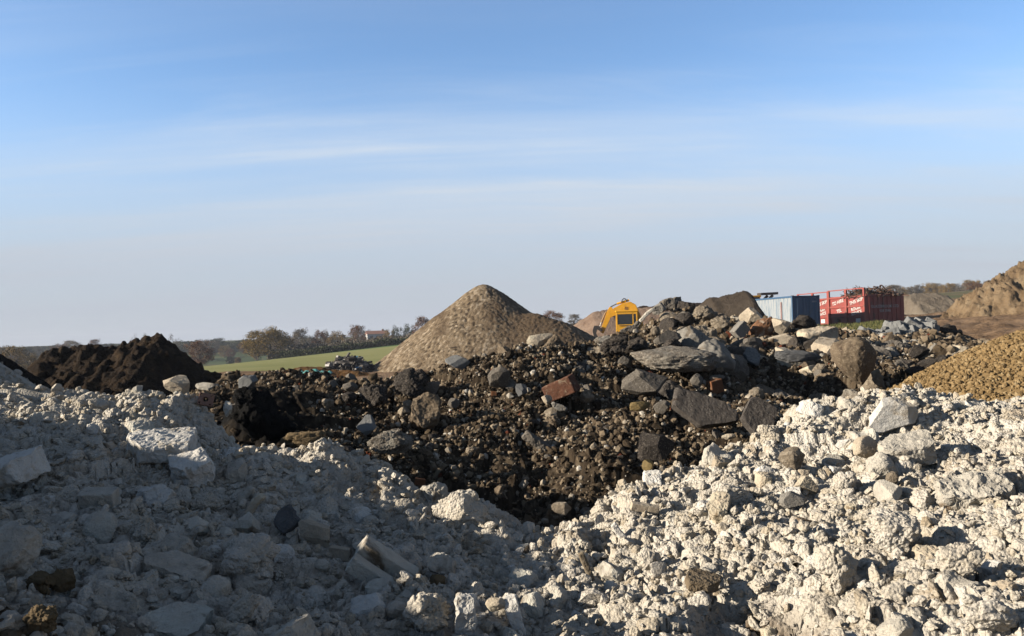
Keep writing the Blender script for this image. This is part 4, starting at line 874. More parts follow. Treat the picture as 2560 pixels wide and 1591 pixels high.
D_('pipe_shell', 1996, 892, 118, 34, 'boulder', 'slate', 'grey curved piece of broken pipe left of the egg shaped boulder', 'pipe', roll=4, dr=0.9, D=13.0)
D_('tarmac_boulder', 2297, 880, 58, 36, 'angular', 'asphalt', 'dark boulder right of the egg shaped boulder, topmost of four', 'boulder', push=0.25)
D_('tarmac_boulder', 2318, 910, 48, 30, 'angular', 'asphalt', 'dark boulder in the pit at the yellow gravel, second from the top', 'boulder', push=0.25)
D_('tarmac_boulder', 2290, 932, 60, 34, 'angular', 'asphalt', 'dark boulder low in the pit at the yellow gravel', 'boulder', push=0.25)
D_('tarmac_boulder', 2352, 903, 40, 30, 'angular', 'asphalt', 'dark boulder touching the edge of the yellow gravel', 'boulder', push=0.25)
D_('tarmac_clod', 2372, 826, 56, 30, 'clod', 'asphalt', 'dark rough hump behind the yellow gravel heap', 'clod', push=0.3)
D_('concrete_boulder', 2232, 852, 50, 30, 'boulder', 'brown', 'brown boulder in front of the grey paving blocks', 'boulder', push=0.4)
D_('concrete_block', 1144, 906, 64, 36, 'angular', 'stonegrey', 'pale grey wedge shaped block at the foot of the shingle heap', 'block', roll=12, D=11.4)
D_('tarmac_clod', 1028, 957, 90, 76, 'clod', 'asphalt', 'big dark tarmac clod at the left end of the pebbly slope', 'clod', push=0.3, sub=5)
D_('tarmac_boulder', 931, 990, 74, 60, 'clod', 'asphalt', 'rough dark clod left of the big tarmac clod', 'clod', push=0.25, sub=5)
D_('tarmac_boulder', 876, 969, 38, 28, 'boulder', 'grey', 'dark grey stone above a similar one in the left part of the mound', 'stone', push=0.2)
D_('tarmac_boulder', 874, 995, 36, 30, 'boulder', 'asphalt', 'dark grey stone below a similar one in the left part of the mound', 'stone', push=0.2)
D_('concrete_slab', 1064, 1030, 100, 74, 'slab', 'brown', 'big grey brown slab leaning in the middle of the mound', 'slab', roll=-38, pitch=-20, dr=3.3, push=0.3, sub=5)
D_('concrete_boulder', 1080, 972, 42, 36, 'angular', 'grey', 'grey stone above the big leaning slab', 'stone', push=0.15)
D_('stone', 1020, 1013, 28, 26, 'boulder', 'rubble_brown', 'small tan stone at the upper left of the big leaning slab', 'stone', push=0.15)
D_('slate_block', 919, 1062, 46, 52, 'angular', 'stonegrey', 'blue grey square block standing on edge in the shaded hollow', 'block', roll=24, push=0.25)
D_('concrete_boulder', 977, 1105, 116, 66, 'clod', 'speckled', 'speckled boulder above the shaded pale heap', 'boulder', push=0.2, sub=5)
D_('earth_clod', 773, 1100, 150, 46, 'clod', 'earthclod', 'sunlit tan crumbly mound behind the shaded pale crest', 'clod', D=8.4, dr=0.9, sub=5)
D_('tar_lump', 635, 1035, 120, 140, 'clod', 'tar', 'big black lump of tar in the hollow at the left', 'lump', D=9.1, sub=5)
D_('tar_lump', 700, 1075, 90, 70, 'clod', 'tar', 'smaller black lump at the right foot of the big black one', 'lump', D=9.1, sub=4)
D_('stone', 617, 956, 56, 36, 'angular', 'stonegrey', 'grey white stone on top of the black lump', 'stone', roll=-35, D=9.6)
D_('stone', 1135, 1008, 30, 26, 'angular', 'grey', 'grey stone in the pebbles right of the big leaning slab', 'stone', push=0.12)
D_('concrete_boulder', 820, 1010, 30, 28, 'angular', 'rubble_brown', 'brown stone in the left shaded part of the mound', 'stone', push=0.1)
D_('brick_piece', 1050, 1205, 26, 16, 'brick', 'orangebrick', 'orange brick fragment on the shaded crest by the gully', 'brick', roll=10, D=7.2)
D_('wood_piece', 1098, 1178, 46, 11, 'stick', 'wood', 'thin pale stick in the pebbles above the shaded crest', 'stick', roll=-48, push=0.1)
D_('brick_piece', 1235, 985, 14, 12, 'brick', 'orangebrick', 'tiny orange brick chip in the upper pebbly slope', 'brick', push=0.05)
def hollow_brick(px, py, D):
    """a brick with holes through its face"""
    bm = bmesh.new(); w_, h_, d_ = 0.125, 0.105, 0.07; N = 24
    holes = [(0, 0.0, 0.022)] + [(sx * 0.045, sz * 0.036, 0.0075) for sx in (-1, 1) for sz in (-1, 1)]
    g = MB(); g.bm.free(); g.bm = bm
    g.box((0, 0, 0), (w_, d_, h_), bev=0.006)
    o = g.build('hollow_brick', C['pinkbrick'])
    cut = MB()
    for x, z, r in holes: cut.cyl((x, -0.2, z), (x, 0.2, z), r, n=18)
    c = cut.build('hole_cutter', None)
    m = o.modifiers.new('b', 'BOOLEAN'); m.object = c; m.operation = 'DIFFERENCE'; m.solver = 'EXACT'
    dg = bpy.context.evaluated_depsgraph_get(); me = bpy.data.meshes.new_from_object(o.evaluated_get(dg)); o.modifiers.clear(); o.data = me
    bpy.data.objects.remove(c)
    o.location = at(px, py, D); o.rotation_euler = (R(-12), R(14), R(14)); o.scale = (1.05, 1.05, 1.05)
    tag(o, 'dusty pink brick with one big and four small holes, standing on the left crest', 'brick')
hollow_brick(515, 1000, 7.35)

# loose stones of the mound that nothing tells apart
lot('broken_stone', 120, (-4, 6, 8, 13.5), (0.07, 0.22), ('angular', 'clod', 'angular', 'clod', 'angular', 'boulder'), ('grey', 'rubble_brown', 'asphalt', 'brown', 'rubble_brown', 'grey', 'asphalt', 'brown'), [SD],
    'broken stone among many on the near slope of the dark mound', 'stone', 'broken stones on the dark mound', 23)
lot('hardcore_lump', 110, (1.5, 8.6, 12.5, 25), (0.16, 0.75), ('angular', 'boulder', 'angular', 'clod', 'slab'), ('grey', 'rubble_brown', 'asphalt', 'brown', 'rubble_brown', 'brown', 'greylight', 'cream'), [SD],
    'broken concrete lump among many on the far slope of the dark mound', 'lump', 'concrete lumps on the far slope', 24)
lot('broken_slab', 44, (0.5, 8.0, 11.0, 18.5), (0.25, 0.66), ('slab', 'angular', 'slab', 'slab'), ('grey', 'darkslab', 'speckled', 'asphalt', 'brown', 'grey', 'darkslab', 'rubble_brown'), [SD],
    'broken grey slab among many packed along the crest of the dark mound', 'slab', 'broken slabs along the mound crest', 26, sink=0.40)
def paving_blocks():
    rs = np.random.RandomState(5)
    spots = [(2148, 850, 22), (2165, 838, 34), (2180, 848, 24), (2196, 832, 22), (2200, 846, 26), (2216, 842, 24), (2214, 826, 24), (2232, 834, 26), (2236, 820, 30), (2248, 842, 20), (2252, 828, 24), (2262, 818, 26), (2270, 834, 22), (2282, 816, 34),
             (2286, 830, 26), (2300, 822, 24), (2304, 812, 30), (2318, 818, 24), (2330, 811, 22), (2336, 820, 18), (2225, 815, 24), (2245, 812, 22), (2150, 840, 18), (2180, 834, 22), (2140, 856, 20), (2166, 854, 20), (2198, 855, 18), (2268, 808, 20), (2310, 832, 20), (2324, 806, 18)]
    for i, (px, py, s) in enumerate(spots):
        stone('paving_block', px, py, s * 1.25, s * 0.85, 'brick' if i % 3 else 'angular', 'stonegrey', 'pale grey stone block among many tipped in a heap before the red bins', 'block',
              roll=rs.uniform(-35, 35), yaw=rs.uniform(-40, 40), pitch=rs.uniform(-30, 30), dr=1.0, D=21.0 - (py - 806) * 0.035, group='grey stone blocks tipped before the bins', rough=1.5)
paving_blocks()

# ------------------------------------------------------------------ machines and containers
Y_PAINT = plain_mat('yellow_paint', (0.75, 0.37, 0.012), 0.45, dirt=(0.20, 0.10, 0.02), dlo=0.55, dhi=0.8, dscale=2.5)
Y_DARK = plain_mat('greasy_yellow', (0.26, 0.13, 0.02), 0.55, dirt=(0.08, 0.05, 0.025), dscale=4, dlo=0.45)
STEEL = plain_mat('dark_steel', (0.045, 0.04, 0.037), 0.6, metal=0.3, dirt=(0.07, 0.045, 0.028))
CHROME = plain_mat('cylinder_rod', (0.4, 0.4, 0.4), 0.25, metal=0.9)
RUBBER = plain_mat('black_rubber', (0.012, 0.012, 0.012), 0.8)
GLASS = plain_mat('tinted_glass', (0.012, 0.016, 0.018), 0.08, spec=0.6)
SEAT = plain_mat('seat_fabric', (0.02, 0.02, 0.022), 0.9)
RED = plain_mat('red_paint', (0.235, 0.036, 0.027), 0.55, dirt=(0.085, 0.04, 0.03), dscale=2.2, dlo=0.5, dhi=0.68, stripes=(1, 1, 0.35))
REDL = plain_mat('red_beam_paint', (0.27, 0.047, 0.033), 0.55, dirt=(0.12, 0.05, 0.035), dscale=3.5, dlo=0.52, dhi=0.66)
BLUEF = plain_mat('faded_blue_paint', (0.095, 0.155, 0.215), 0.6, dirt=(0.25, 0.27, 0.28), dscale=2.4, dlo=0.36, dhi=0.56, stripes=(3.0, 3.0, 0.25))
BLUE = plain_mat('blue_paint', (0.022, 0.075, 0.155), 0.55, dirt=(0.04, 0.07, 0.10), dscale=2.4, dlo=0.5, stripes=(1, 1, 0.5))
WHITE = plain_mat('white_lettering', (0.55, 0.54, 0.51), 0.6, dirt=(0.32, 0.27, 0.24), dscale=8, dlo=0.6, dhi=0.8)
YSIGN = plain_mat('yellow_sign', (0.50, 0.33, 0.02), 0.6)
RUST = plain_mat('rust', (0.10, 0.045, 0.022), 0.9, dirt=(0.045, 0.03, 0.02), dscale=5)

def excavator(x, y, z, rz):
    r = empty('excavator', (x, y, z), rz)
    tag(r, 'yellow tracked excavator with its boom folded over the cab, half hidden by rubble', 'excavator')
    for s in (-1, 1):
        m = MB(); yy = s * 0.95
        m.prism([(-1.9, 0.42), (-1.6, 0.06), (1.6, 0.06), (1.9, 0.42), (1.6, 0.80), (-1.6, 0.80)], yy - 0.25, yy + 0.25, 0.04)
        t = m.build('track', RUBBER, r)
        w_ = MB()
        for k in range(-3, 4): w_.cyl((k * 0.48, yy - 0.28, 0.30), (k * 0.48, yy + 0.28, 0.30), 0.14)
        w_.build('roller', STEEL, t)
    MB().cyl((0, 0, 0.75), (0, 0, 1.02), 0.6, n=24).build('slew_ring', STEEL, r)
    b = MB(); b.box((-0.35, 0, 1.12), (3.0, 2.4, 0.26), bev=0.03); b.box((-1.0, -0.05, 1.62), (1.5, 2.3, 0.78), bev=0.08); b.box((0.6, -0.85, 1.5), (1.2, 0.6, 0.5), bev=0.05)
    body = b.build('body', Y_PAINT, r)
    c = MB(); c.box((-1.95, 0, 1.55), (0.55, 2.4, 1.0), bev=0.14); c.build('counterweight', Y_DARK, r)
    MB().cyl((-1.0, -0.6, 2.0), (-1.0, -0.6, 2.55), 0.06).build('exhaust', STEEL, r)
    # cab: pillars and panels round real openings
    x0, x1, y0, y1, zb, zt = 0.22, 1.78, 0.16, 1.16, 1.25, 3.0
    k = MB()
    for px in (x0 + 0.045, x1 - 0.045):
        for py in (y0 + 0.045, y1 - 0.045): k.box((px, py, (zb + zt) / 2), (0.09, 0.09, zt - zb - 0.02), bev=0.012)
    k.box(((x0 + x1) / 2, (y0 + y1) / 2, zt + 0.02), (x1 - x0 + 0.10, y1 - y0 + 0.08, 0.13), bev=0.045)
    k.box(((x0 + x1) / 2, y1 - 0.03, zb + 0.39), (x1 - x0 - 0.16, 0.05, 0.78)); k.box(((x0 + x1) / 2, y1 - 0.03, 2.88), (x1 - x0 - 0.16, 0.05, 0.16)); k.box(((x0 + x1) / 2, y0 + 0.03, zb + 0.26), (x1 - x0 - 0.16, 0.05, 0.52))
    k.box((x0 + 0.03, (y0 + y1) / 2, zb + 0.3), (0.05, y1 - y0 - 0.16, 0.6)); k.box((x1 - 0.03, (y0 + y1) / 2, zb + 0.05), (0.05, y1 - y0 - 0.16, 0.12))
    k.box(((x0 + x1) / 2, (y0 + y1) / 2, zb - 0.02), (x1 - x0, y1 - y0, 0.05))
    k.box((x0 + 0.33, y1 - 0.03, (zb + zt) / 2 + 0.2), (0.07, 0.05, zt - zb - 0.6))
    cab = k.build('cab', Y_PAINT, r)
    g = MB(); g.box((x1 - 0.035, (y0 + y1) / 2, 2.15), (0.012, y1 - y0 - 0.17, 1.5)); g.build('windscreen', GLASS, cab)
    g = MB(); g.box(((x0 + x1) / 2, y1 - 0.035, 2.42), (x1 - x0 - 0.17, 0.012, 0.80)); g.build('side_window', GLASS, cab)
    g = MB()
    for q_ in range(5): g.box(((x0 + x1) / 2 + 0.25, y1 + 0.002, 1.42 + q_ * 0.06), (0.6, 0.012, 0.022))
    g.build('grille', STEEL, cab)
    g = MB(); g.box(((x0 + x1) / 2, y0 + 0.035, 2.33), (x1 - x0 - 0.17, 0.012, 1.08)); g.build('side_window', GLASS, cab)
    g = MB(); g.box((x0 + 0.035, (y0 + y1) / 2, 2.4), (0.012, y1 - y0 - 0.17, 0.9)); g.build('rear_window', GLASS, cab)
    g = MB(); g.box(((x0 + x1) / 2 - 0.2, 0.66, 1.7), (0.5, 0.5, 0.14), bev=0.04); g.box(((x0 + x1) / 2 - 0.42, 0.66, 2.05), (0.12, 0.48, 0.62), bev=0.05); g.build('seat', SEAT, cab)
    g = MB(); g.bar((0.7, y1 + 0.02, 1.95), (1.6, y1 + 0.02, 1.95), 0.03, 0.04); g.build('handrail', STEEL, cab)
    # boom: bent box section over the cab
    bm_ = MB(); bm_.prism([(-0.40, 1.45), (0.10, 1.35), (0.42, 2.3), (0.90, 2.98), (1.20, 3.0), (2.15, 2.58), (2.40, 2.78), (2.30, 3.08), (1.22, 3.66), (0.66, 3.76), (0.24, 3.52), (-0.12, 2.6)], -0.42, 0.06, 0.03)
    boom = bm_.build('boom', Y_PAINT, r)
    h = MB()
    for yy in (-0.34, -0.02): h.prism([(0.86, 3.10), (1.12, 3.18), (1.06, 3.40), (0.84, 3.36)], yy - 0.03, yy + 0.10)
    h.build('pivot_plate', Y_DARK, boom)
    h = MB(); h.cyl((0.72, -0.18, 3.88), (1.65, -0.18, 3.62), 0.085); h.build('arm_cylinder', Y_PAINT, boom)
    h = MB(); h.cyl((1.65, -0.18, 3.62), (2.14, -0.18, 3.40), 0.045); h.build('cylinder_rod', CHROME, boom)
    h = MB()
    for yy in (-0.52, 0.14): h.cyl((0.55, yy, 1.4), (0.72, yy, 2.5), 0.075)
    h.build('boom_cylinder', Y_DARK, boom)
    h = MB(); pts = [(0.9, 3.74), (0.95, 3.92), (1.05, 4.0), (1.16, 3.98), (1.25, 3.88), (1.3, 3.7)]
    for a, b2 in zip(pts, pts[1:]): h.cyl((a[0], -0.08, a[1]), (b2[0], -0.08, b2[1]), 0.035, n=8)
    h.build('hose', RUBBER, boom)
    d = MB(); d.prism([(1.98, 3.36), (2.22, 3.40), (2.42, 3.05), (2.98, 1.52), (2.74, 1.38), (2.18, 2.5)], -0.36, 0.0, 0.025); dip = d.build('arm', Y_PAINT, r)
    h = MB(); h.cyl((2.48, -0.18, 3.05), (2.86, -0.18, 2.25), 0.06); h.build('bucket_cylinder', Y_DARK, dip)
    h = MB(); h.cyl((2.86, -0.18, 2.25), (3.0, -0.18, 1.9), 0.035); h.build('cylinder_rod', CHROME, dip)
    h = MB(); h.bar((2.80, -0.38, 1.62), (3.08, -0.38, 1.92), 0.03, 0.09); h.bar((2.80, 0.02, 1.62), (3.08, 0.02, 1.92), 0.03, 0.09); h.build('link', Y_DARK, dip)
    q = MB(); q.prism([(2.78, 1.55), (3.02, 1.98), (3.42, 2.02), (3.55, 1.62), (3.44, 1.1), (3.06, 0.84), (2.86, 0.98), (3.12, 1.12), (3.28, 1.42), (3.2, 1.74), (3.02, 1.62)], -0.62, 0.28, 0.02)
    bk = q.build('bucket', STEEL, r)
    h = MB()
    for i in range(5): h.box((2.86, -0.56 + i * 0.19, 0.92), (0.16, 0.07, 0.05), Euler((0, R(40), 0)))
    h.build('tooth', STEEL, bk)
    return r
excavator(9.62, 60.7, 0.56, R(175))

AX = np.array([0.25, -0.968]); AX /= np.linalg.norm(AX); AY = np.array([-AX[1], AX[0]]); RZ = math.atan2(AX[1], AX[0])
def text(body, size, loc, rot, parent, mat=None, name='lettering', align='CENTER', shear=0.0, ext=0.004):
    cu = bpy.data.curves.new(name, 'FONT'); cu.body = body; cu.size = size; cu.align_x = align; cu.align_y = 'CENTER'; cu.extrude = ext; cu.shear = shear
    cu.offset = 0.012 * size
    cu.materials.append(mat or WHITE)
    tmp = bpy.data.objects.new(name, cu); me = bpy.data.meshes.new_from_object(tmp); bpy.data.objects.remove(tmp)
    o = bpy.data.objects.new(name, me); COL.objects.link(o); o.parent = parent; o.location = loc; o.rotation_euler = rot
    return o
def corrugated(L, H, amp, pitch, at_y, outward):
    """trapezoid corrugated sheet along x, as a closed thin shell"""
    xs, ys = [], []; n = int(L / pitch)
    for i in range(n):
        for f, o in ((0.0, 0), (0.25, 0), (0.5, 1), (0.75, 1)): xs.append((i + f) * L / n); ys.append(o)
    xs.append(L); ys.append(0); xs = np.array(xs); ys = at_y - outward * amp * np.array(ys, float)
    V = np.concatenate([np.stack([xs, ys, np.full_like(xs, 0.0)], 1), np.stack([xs, ys, np.full_like(xs, H)], 1), np.stack([xs, ys - outward * 0.02, np.full_like(xs, 0.0)], 1), np.stack([xs, ys - outward * 0.02, np.full_like(xs, H)], 1)])
    k = len(xs); F = []
    for i in range(k - 1): F += [[i, i + 1, k + i + 1, k + i], [2 * k + i + 1, 2 * k + i, 3 * k + i, 3 * k + i + 1], [k + i, k + i + 1, 3 * k + i + 1, 3 * k + i]]
    return V, np.array(F)
def blue_container():
    P0 = at(1982, 800, 62.0); gz = 1.86
    o = np.array([P0[0], P0[1]]) - 6.06 * AX
    r = empty('shipping_container', (o[0], o[1], gz), RZ)
    tag(r, 'blue shipping container with faded streaked ribbed side, left of the red bins', 'container')
    f = MB()
    for x in (0.06, 6.0):
        for y in (0.06, 2.38): f.box((x, y, 1.295), (0.12, 0.12, 2.59), bev=0.01)
    for z in (0.08, 2.53):
        for y in (0.05, 2.39): f.box((3.03, y, z), (5.8, 0.08, 0.13))
        for x in (0.05, 6.01): f.box((x, 1.22, z), (0.08, 2.18, 0.13))
    f.box((3.03, 1.22, 2.50), (5.9, 2.3, 0.03)); f.box((3.03, 1.22, 0.10), (5.9, 2.3, 0.05))
    fr = f.build('frame', BLUE, r)
    V, F = corrugated(5.80, 2.32, 0.045, 0.275, 0.03, -1); V = V + np.array([0.13, 0, 0.14])
    s = link('side_panel', np_mesh('side_panel', V, F, False), BLUEF, r)
    V2, F2 = corrugated(5.80, 2.32, 0.045, 0.275, 2.41, 1); V2 = V2 + np.array([0.13, 0, 0.14]); link('side_panel', np_mesh('side_panel', V2, F2, False), BLUEF, r)
    for x, nm in ((6.03, 'end_door'), (0.03, 'end_panel')):
        d = MB(); d.box((x, 0.68, 1.295), (0.04, 1.06, 2.28), bev=0.006); d.box((x, 1.76, 1.295), (0.04, 1.06, 2.28), bev=0.006)
        do = d.build(nm, BLUE, r)
        if nm == 'end_door':
            b = MB()
            for y in (0.42, 0.95, 1.5, 2.02): b.cyl((6.075, y, 0.18), (6.075, y, 2.42), 0.018, n=8)
            for y in (0.42, 0.95, 1.5, 2.02): b.box((6.08, y, 1.15), (0.03, 0.22, 0.04))
            b.build('lock_bar', BLUE, do)
            pl = MB(); pl.box((6.056, 1.94, 2.13), (0.006, 0.40, 0.12)); pl.build('number_plate', plain_mat('grey_plate', (0.16, 0.2, 0.25), 0.6), do)
    g = MB(); g.box((4.95, -0.018, 0.42), (0.42, 0.01, 0.50)); g.build('yellow_sticker', YSIGN, r)
    g = MB(); g.box((4.55, -0.018, 1.45), (0.16, 0.01, 1.45)); g.build('marking_strip', plain_mat('faded_red_strip', (0.22, 0.13, 0.12), 0.7, dirt=(0.36, 0.36, 0.36), dscale=4), r)
    c = MB()
    for x in (0.08, 5.98):
        for y in (0.08, 2.36): c.box((x, y, 2.60), (0.18, 0.17, 0.04)); 
    c.build('corner_casting', STEEL, r)
blue_container()

def red_bin(corner, gz, label, full):
    L, Wd, H, HP = 4.6, 3.6, 2.32, 2.95
    o = np.array(corner) - L * AX
    r = empty('waste_bin', (o[0], o[1], gz), RZ); tag(r, label, 'waste bin', 'red hire bins')
    b = MB(); t = 0.05
    b.box((L / 2, Wd - t / 2, H / 2 + 0.05), (L, t, H)); b.box((t / 2, Wd / 2, H / 2 + 0.05), (t, Wd - 2 * t, H)); b.box((L - t / 2, Wd / 2, H / 2 + 0.05), (t, Wd - 2 * t, H))
    b.box((L / 2, t / 2, H / 2 + 0.05), (L, t, H)); b.box((L / 2, Wd / 2, 0.12), (L - 0.2, Wd - 0.2, 0.08))
    for y in np.linspace(0.35, Wd - 0.25, 8): b.box((L + 0.025, y, H / 2), (0.05, 0.14, H - 0.25))
    b.box((L + 0.03, Wd / 2, H + 0.02), (0.10, Wd, 0.12)); b.box((-0.03, Wd / 2, H + 0.02), (0.10, Wd, 0.12)); b.box((L / 2, Wd + 0.03, H + 0.02), (L, 0.10, 0.12))
    body = b.build('body', RED, r)
    p = MB()
    for x in (0.08, L / 2, L - 0.08): p.box((x, -0.07, HP / 2), (0.17 if x != L / 2 else 0.24, 0.14, HP), bev=0.012)
    p.build('post', REDL, r)
    m = MB()
    for z in (0.70, 1.50, 2.28):
        for x0, x1 in ((0.17, L / 2 - 0.12), (L / 2 + 0.12, L - 0.17)): m.box(((x0 + x1) / 2, -0.045, z), (x1 - x0, 0.09, 0.13), bev=0.01)
    m.build('beam', REDL, r)
    m = MB(); m.bar((0.0, -0.07, HP - 0.04), (L, -0.07, HP - 0.04), 0.07, 0.08); m.build('top_rail', REDL, r)
    for x, s in ((L / 4, 0), (3 * L / 4, 1)):
        text(('TO HIRE', 'THIS SKIP')[s], 0.40, (x, -0.018, 1.90), (R(90), R(-12), 0), r, shear=0.15)
    text('TEL', 0.40, (L / 4 + 0.15, -0.018, 1.18), (R(90), R(-10), 0), r)
    text('ROGER\nSERVICE', 0.36, (3 * L / 4, -0.018, 1.14), (R(90), R(-10), 0), r)
    text('GLAZEBROOK LTD', 0.30, (L + 0.058, 1.75, 1.42), (R(90), 0, R(90)), r, mat=plain_mat('worn_lettering', (0.34, 0.34, 0.34), 0.8))
    text('028 7090', 0.27, (L + 0.058, 1.75, 1.06), (R(90), 0, R(90)), r, mat=MATS['worn_lettering'])
    g = MB(); g.box((L - 0.95, -0.012, 0.34), (0.55, 0.012, 0.34)); g.build('white_notice', WHITE, r)
    g = MB(); g.bar((0.5, -0.10, 0.62), (1.9, -0.10, 0.62), 0.05, 0.06); g.cyl((1.2, -0.14, 0.40), (1.2, -0.03, 0.40), 0.14); g.build('latch', STEEL, r)
    return r
A0 = at(2166, 808, 64.0); B0 = at(2075, 808, 71.0)
red_bin((A0[0], A0[1]), 2.08, 'red open topped waste bin with white lettering and scrap heaped above its rim', True)
red_bin((B0[0], B0[1]), 2.12, 'red open topped waste bin mostly hidden behind the blue container', False)

def strips(name, n, centre, size, seed, mats, label, cat, thin=(0.02, 0.05), ln=(0.4, 1.4)):
    """a tangle of bars and strips: one part per material under one thing"""
    rs = np.random.RandomState(seed); r = empty(name, centre); tag(r, label, cat)
    for mi, (pn, mat, share) in enumerate(mats):
        m = MB()
        for _ in range(int(n * share)):
            u = rs.uniform(-1, 1, 2); q = max(0.0, 1 - u[0] ** 2) * max(0.0, 1 - u[1] ** 2)
            p = np.array([u[0] * size[0], u[1] * size[1], rs.uniform(0.15, 1.0) * size[2] * q ** 0.6])
            d = rs.normal(size=3); d[2] *= 0.45; d /= np.linalg.norm(d); l = rs.uniform(*ln)
            a, b = p - d * l / 2, p + d * l / 2; a[2] = max(a[2], 0.02); b[2] = max(b[2], 0.02)
            m.bar(a, b, rs.uniform(*thin) * rs.choice([1, 3]), rs.uniform(*thin))
        o = m.build(pn, mat, r); o['kind'] = 'stuff'
    return r
mid = A0[:2] - AX * 1.5 + AY * 1.7
strips('scrap_metal', 420, (mid[0], mid[1], 2.08 + 2.2), (1.9, 1.6, 0.85), 3, [('rusty_bar', RUST, 0.7), ('metal_strip', STEEL, 0.3)], 'tangled rusty scrap heaped above the rim of the red bin', 'scrap')
# bring the scrap's long side along the bin
JP = at(872, 922, 52.0)
JUNK = plain_mat('dirty_cloth', (0.05, 0.042, 0.036), 0.9, dirt=(0.12, 0.10, 0.085), dscale=3)
PLB = plain_mat('blue_plastic', (0.08, 0.22, 0.38), 0.5); PLG = plain_mat('grey_plastic', (0.20, 0.18, 0.16), 0.6)
j = strips('waste_heap', 520, (JP[0], JP[1], g_base(np.array([JP[0]]), np.array([JP[1]]))[0] - 0.05), (1.35, 1.1, 0.95), 8,
           [('dark_sheeting', JUNK, 0.72), ('grey_sheeting', PLG, 0.25), ('blue_sheeting', PLB, 0.03)], 'dark heap of tangled waste and sheeting at the edge of the green field', 'heap', thin=(0.05, 0.14), ln=(0.4, 1.1))
V, F = rock('clod', 77, (2.7, 2.2, 1.1), 4); link('core', np_mesh('core', V + np.array([0.1, 0, 0.25]), F), JUNK, j)

def loader():
    r = empty('wheel_loader', (22.75, 76.5, 2.35), R(8)); tag(r, 'yellow loader whose cab roof shows over the blue container', 'loader')
    b = MB(); b.box((-1.3, 0, 1.25), (1.9, 1.7, 0.9), bev=0.1); b.box((0.6, 0, 1.0), (2.0, 1.0, 0.5), bev=0.05); b.build('body', Y_PAINT, r)
    c = MB()
    for x in (-0.35, 0.65):
        for y in (-0.6, 0.6): c.box((x, y, 1.95), (0.09, 0.09, 1.3))
    c.box((0.15, 0, 2.66), (1.25, 1.4, 0.16), bev=0.04); c.box((0.15, 0, 1.35), (1.2, 1.35, 0.12)); cb = c.build('cab', Y_PAINT, r)
    g = MB(); g.box((0.15, -0.62, 2.05), (0.9, 0.012, 1.1)); g.box((0.15, 0.62, 2.05), (0.9, 0.012, 1.1)); g.box((0.67, 0, 2.05), (0.012, 1.1, 1.1)); g.build('window', GLASS, cb)
    a = MB()
    for y in (-0.55, 0.55): a.bar((0.5, y, 1.3), (2.0, y, 2.75), 0.12, 0.25)
    a.bar((0.9, 0, 2.88), (2.6, 0, 2.92), 0.9, 0.22); a.build('lift_arm', STEEL, r)
    for x in (-1.2, 1.0):
        for y in (-0.85, 0.85):
            w_ = MB(); w_.cyl((x, y - 0.2, 0.62), (x, y + 0.2, 0.62), 0.62, n=24); wo = w_.build('wheel', RUBBER, r)
            h = MB(); h.cyl((x, y - 0.22, 0.62), (x, y + 0.22, 0.62), 0.3, n=16); h.build('rim', Y_DARK, wo)
loader()

def sheet():
    P = at(786, 934, 12.2); n = 30; u, v = np.meshgrid(np.linspace(-1, 1, n), np.linspace(-1, 1, 14)); u, v = u.ravel(), v.ravel()
    x = u * 0.26; y = v * 0.10 + 0.03 * np.sin(u * 4); z = 0.02 + 0.05 * np.abs(fbm2(u * 2.5, v * 1.6, 4, 88)) * 2 - 0.04 * u * u
    i = np.arange(n * 14).reshape(14, n); F = np.stack([i[:-1, :-1], i[:-1, 1:], i[1:, 1:], i[1:, :-1]], -1).reshape(-1, 4)
    o = link('plastic_sheet', np_mesh('plastic_sheet', np.stack([x, y, z], 1), F), plain_mat('turquoise_plastic', (0.10, 0.33, 0.30), 0.45, dirt=(0.3, 0.36, 0.32), dscale=6))
    md = o.modifiers.new('thick', 'SOLIDIFY'); md.thickness = 0.004
    o.location = P; tag(o, 'scrap of turquoise plastic sheet on the crest of the dark mound', 'plastic sheet')
sheet()

# ------------------------------------------------------------------ trees, hedges, the far house
def leaf_mat(name, c0, c1, c2):
    m = bpy.data.materials.new(name); m.use_nodes = True; nt = m.node_tree; bs = nt.nodes['Principled BSDF']; bs.inputs['Roughness'].default_value = 0.85; bs.inputs['Specular IOR Level'].default_value = 0.1
    a = nt.nodes.new('ShaderNodeAttribute'); a.attribute_name = 'tint'; cr = nt.nodes.new('ShaderNodeValToRGB'); e = cr.color_ramp.elements
    c0, c1, c2 = [tuple(v * 0.75 for v in c) for c in (c0, c1, c2)]
    e[0].color = (*c0, 1); e[1].color = (*c2, 1); x = e.new(0.5); x.color = (*c1, 1)
    nt.links.new(a.outputs['Fac'], cr.inputs[0]); nt.links.new(cr.outputs[0], bs.inputs['Base Color']); MATS[name] = m; return m
LM = {'oak': leaf_mat('oak_leaves', (0.055, 0.043, 0.010), (0.14, 0.092, 0.020), (0.23, 0.14, 0.030)),
      'rust': leaf_mat('rust_leaves', (0.045, 0.022, 0.011), (0.10, 0.045, 0.020), (0.15, 0.072, 0.030)),
      'grey': leaf_mat('bare_twigs', (0.045, 0.038, 0.028), (0.085, 0.070, 0.050), (0.12, 0.10, 0.07)),
      'brown': leaf_mat('brown_leaves', (0.06, 0.040, 0.015), (0.125, 0.083, 0.030), (0.19, 0.125, 0.045)),
      'green': leaf_mat('dark_leaves', (0.014, 0.020, 0.010), (0.032, 0.040, 0.018), (0.06, 0.06, 0.03))}
BARK = plain_mat('bark', (0.06, 0.048, 0.036), 0.95, dscale=6)
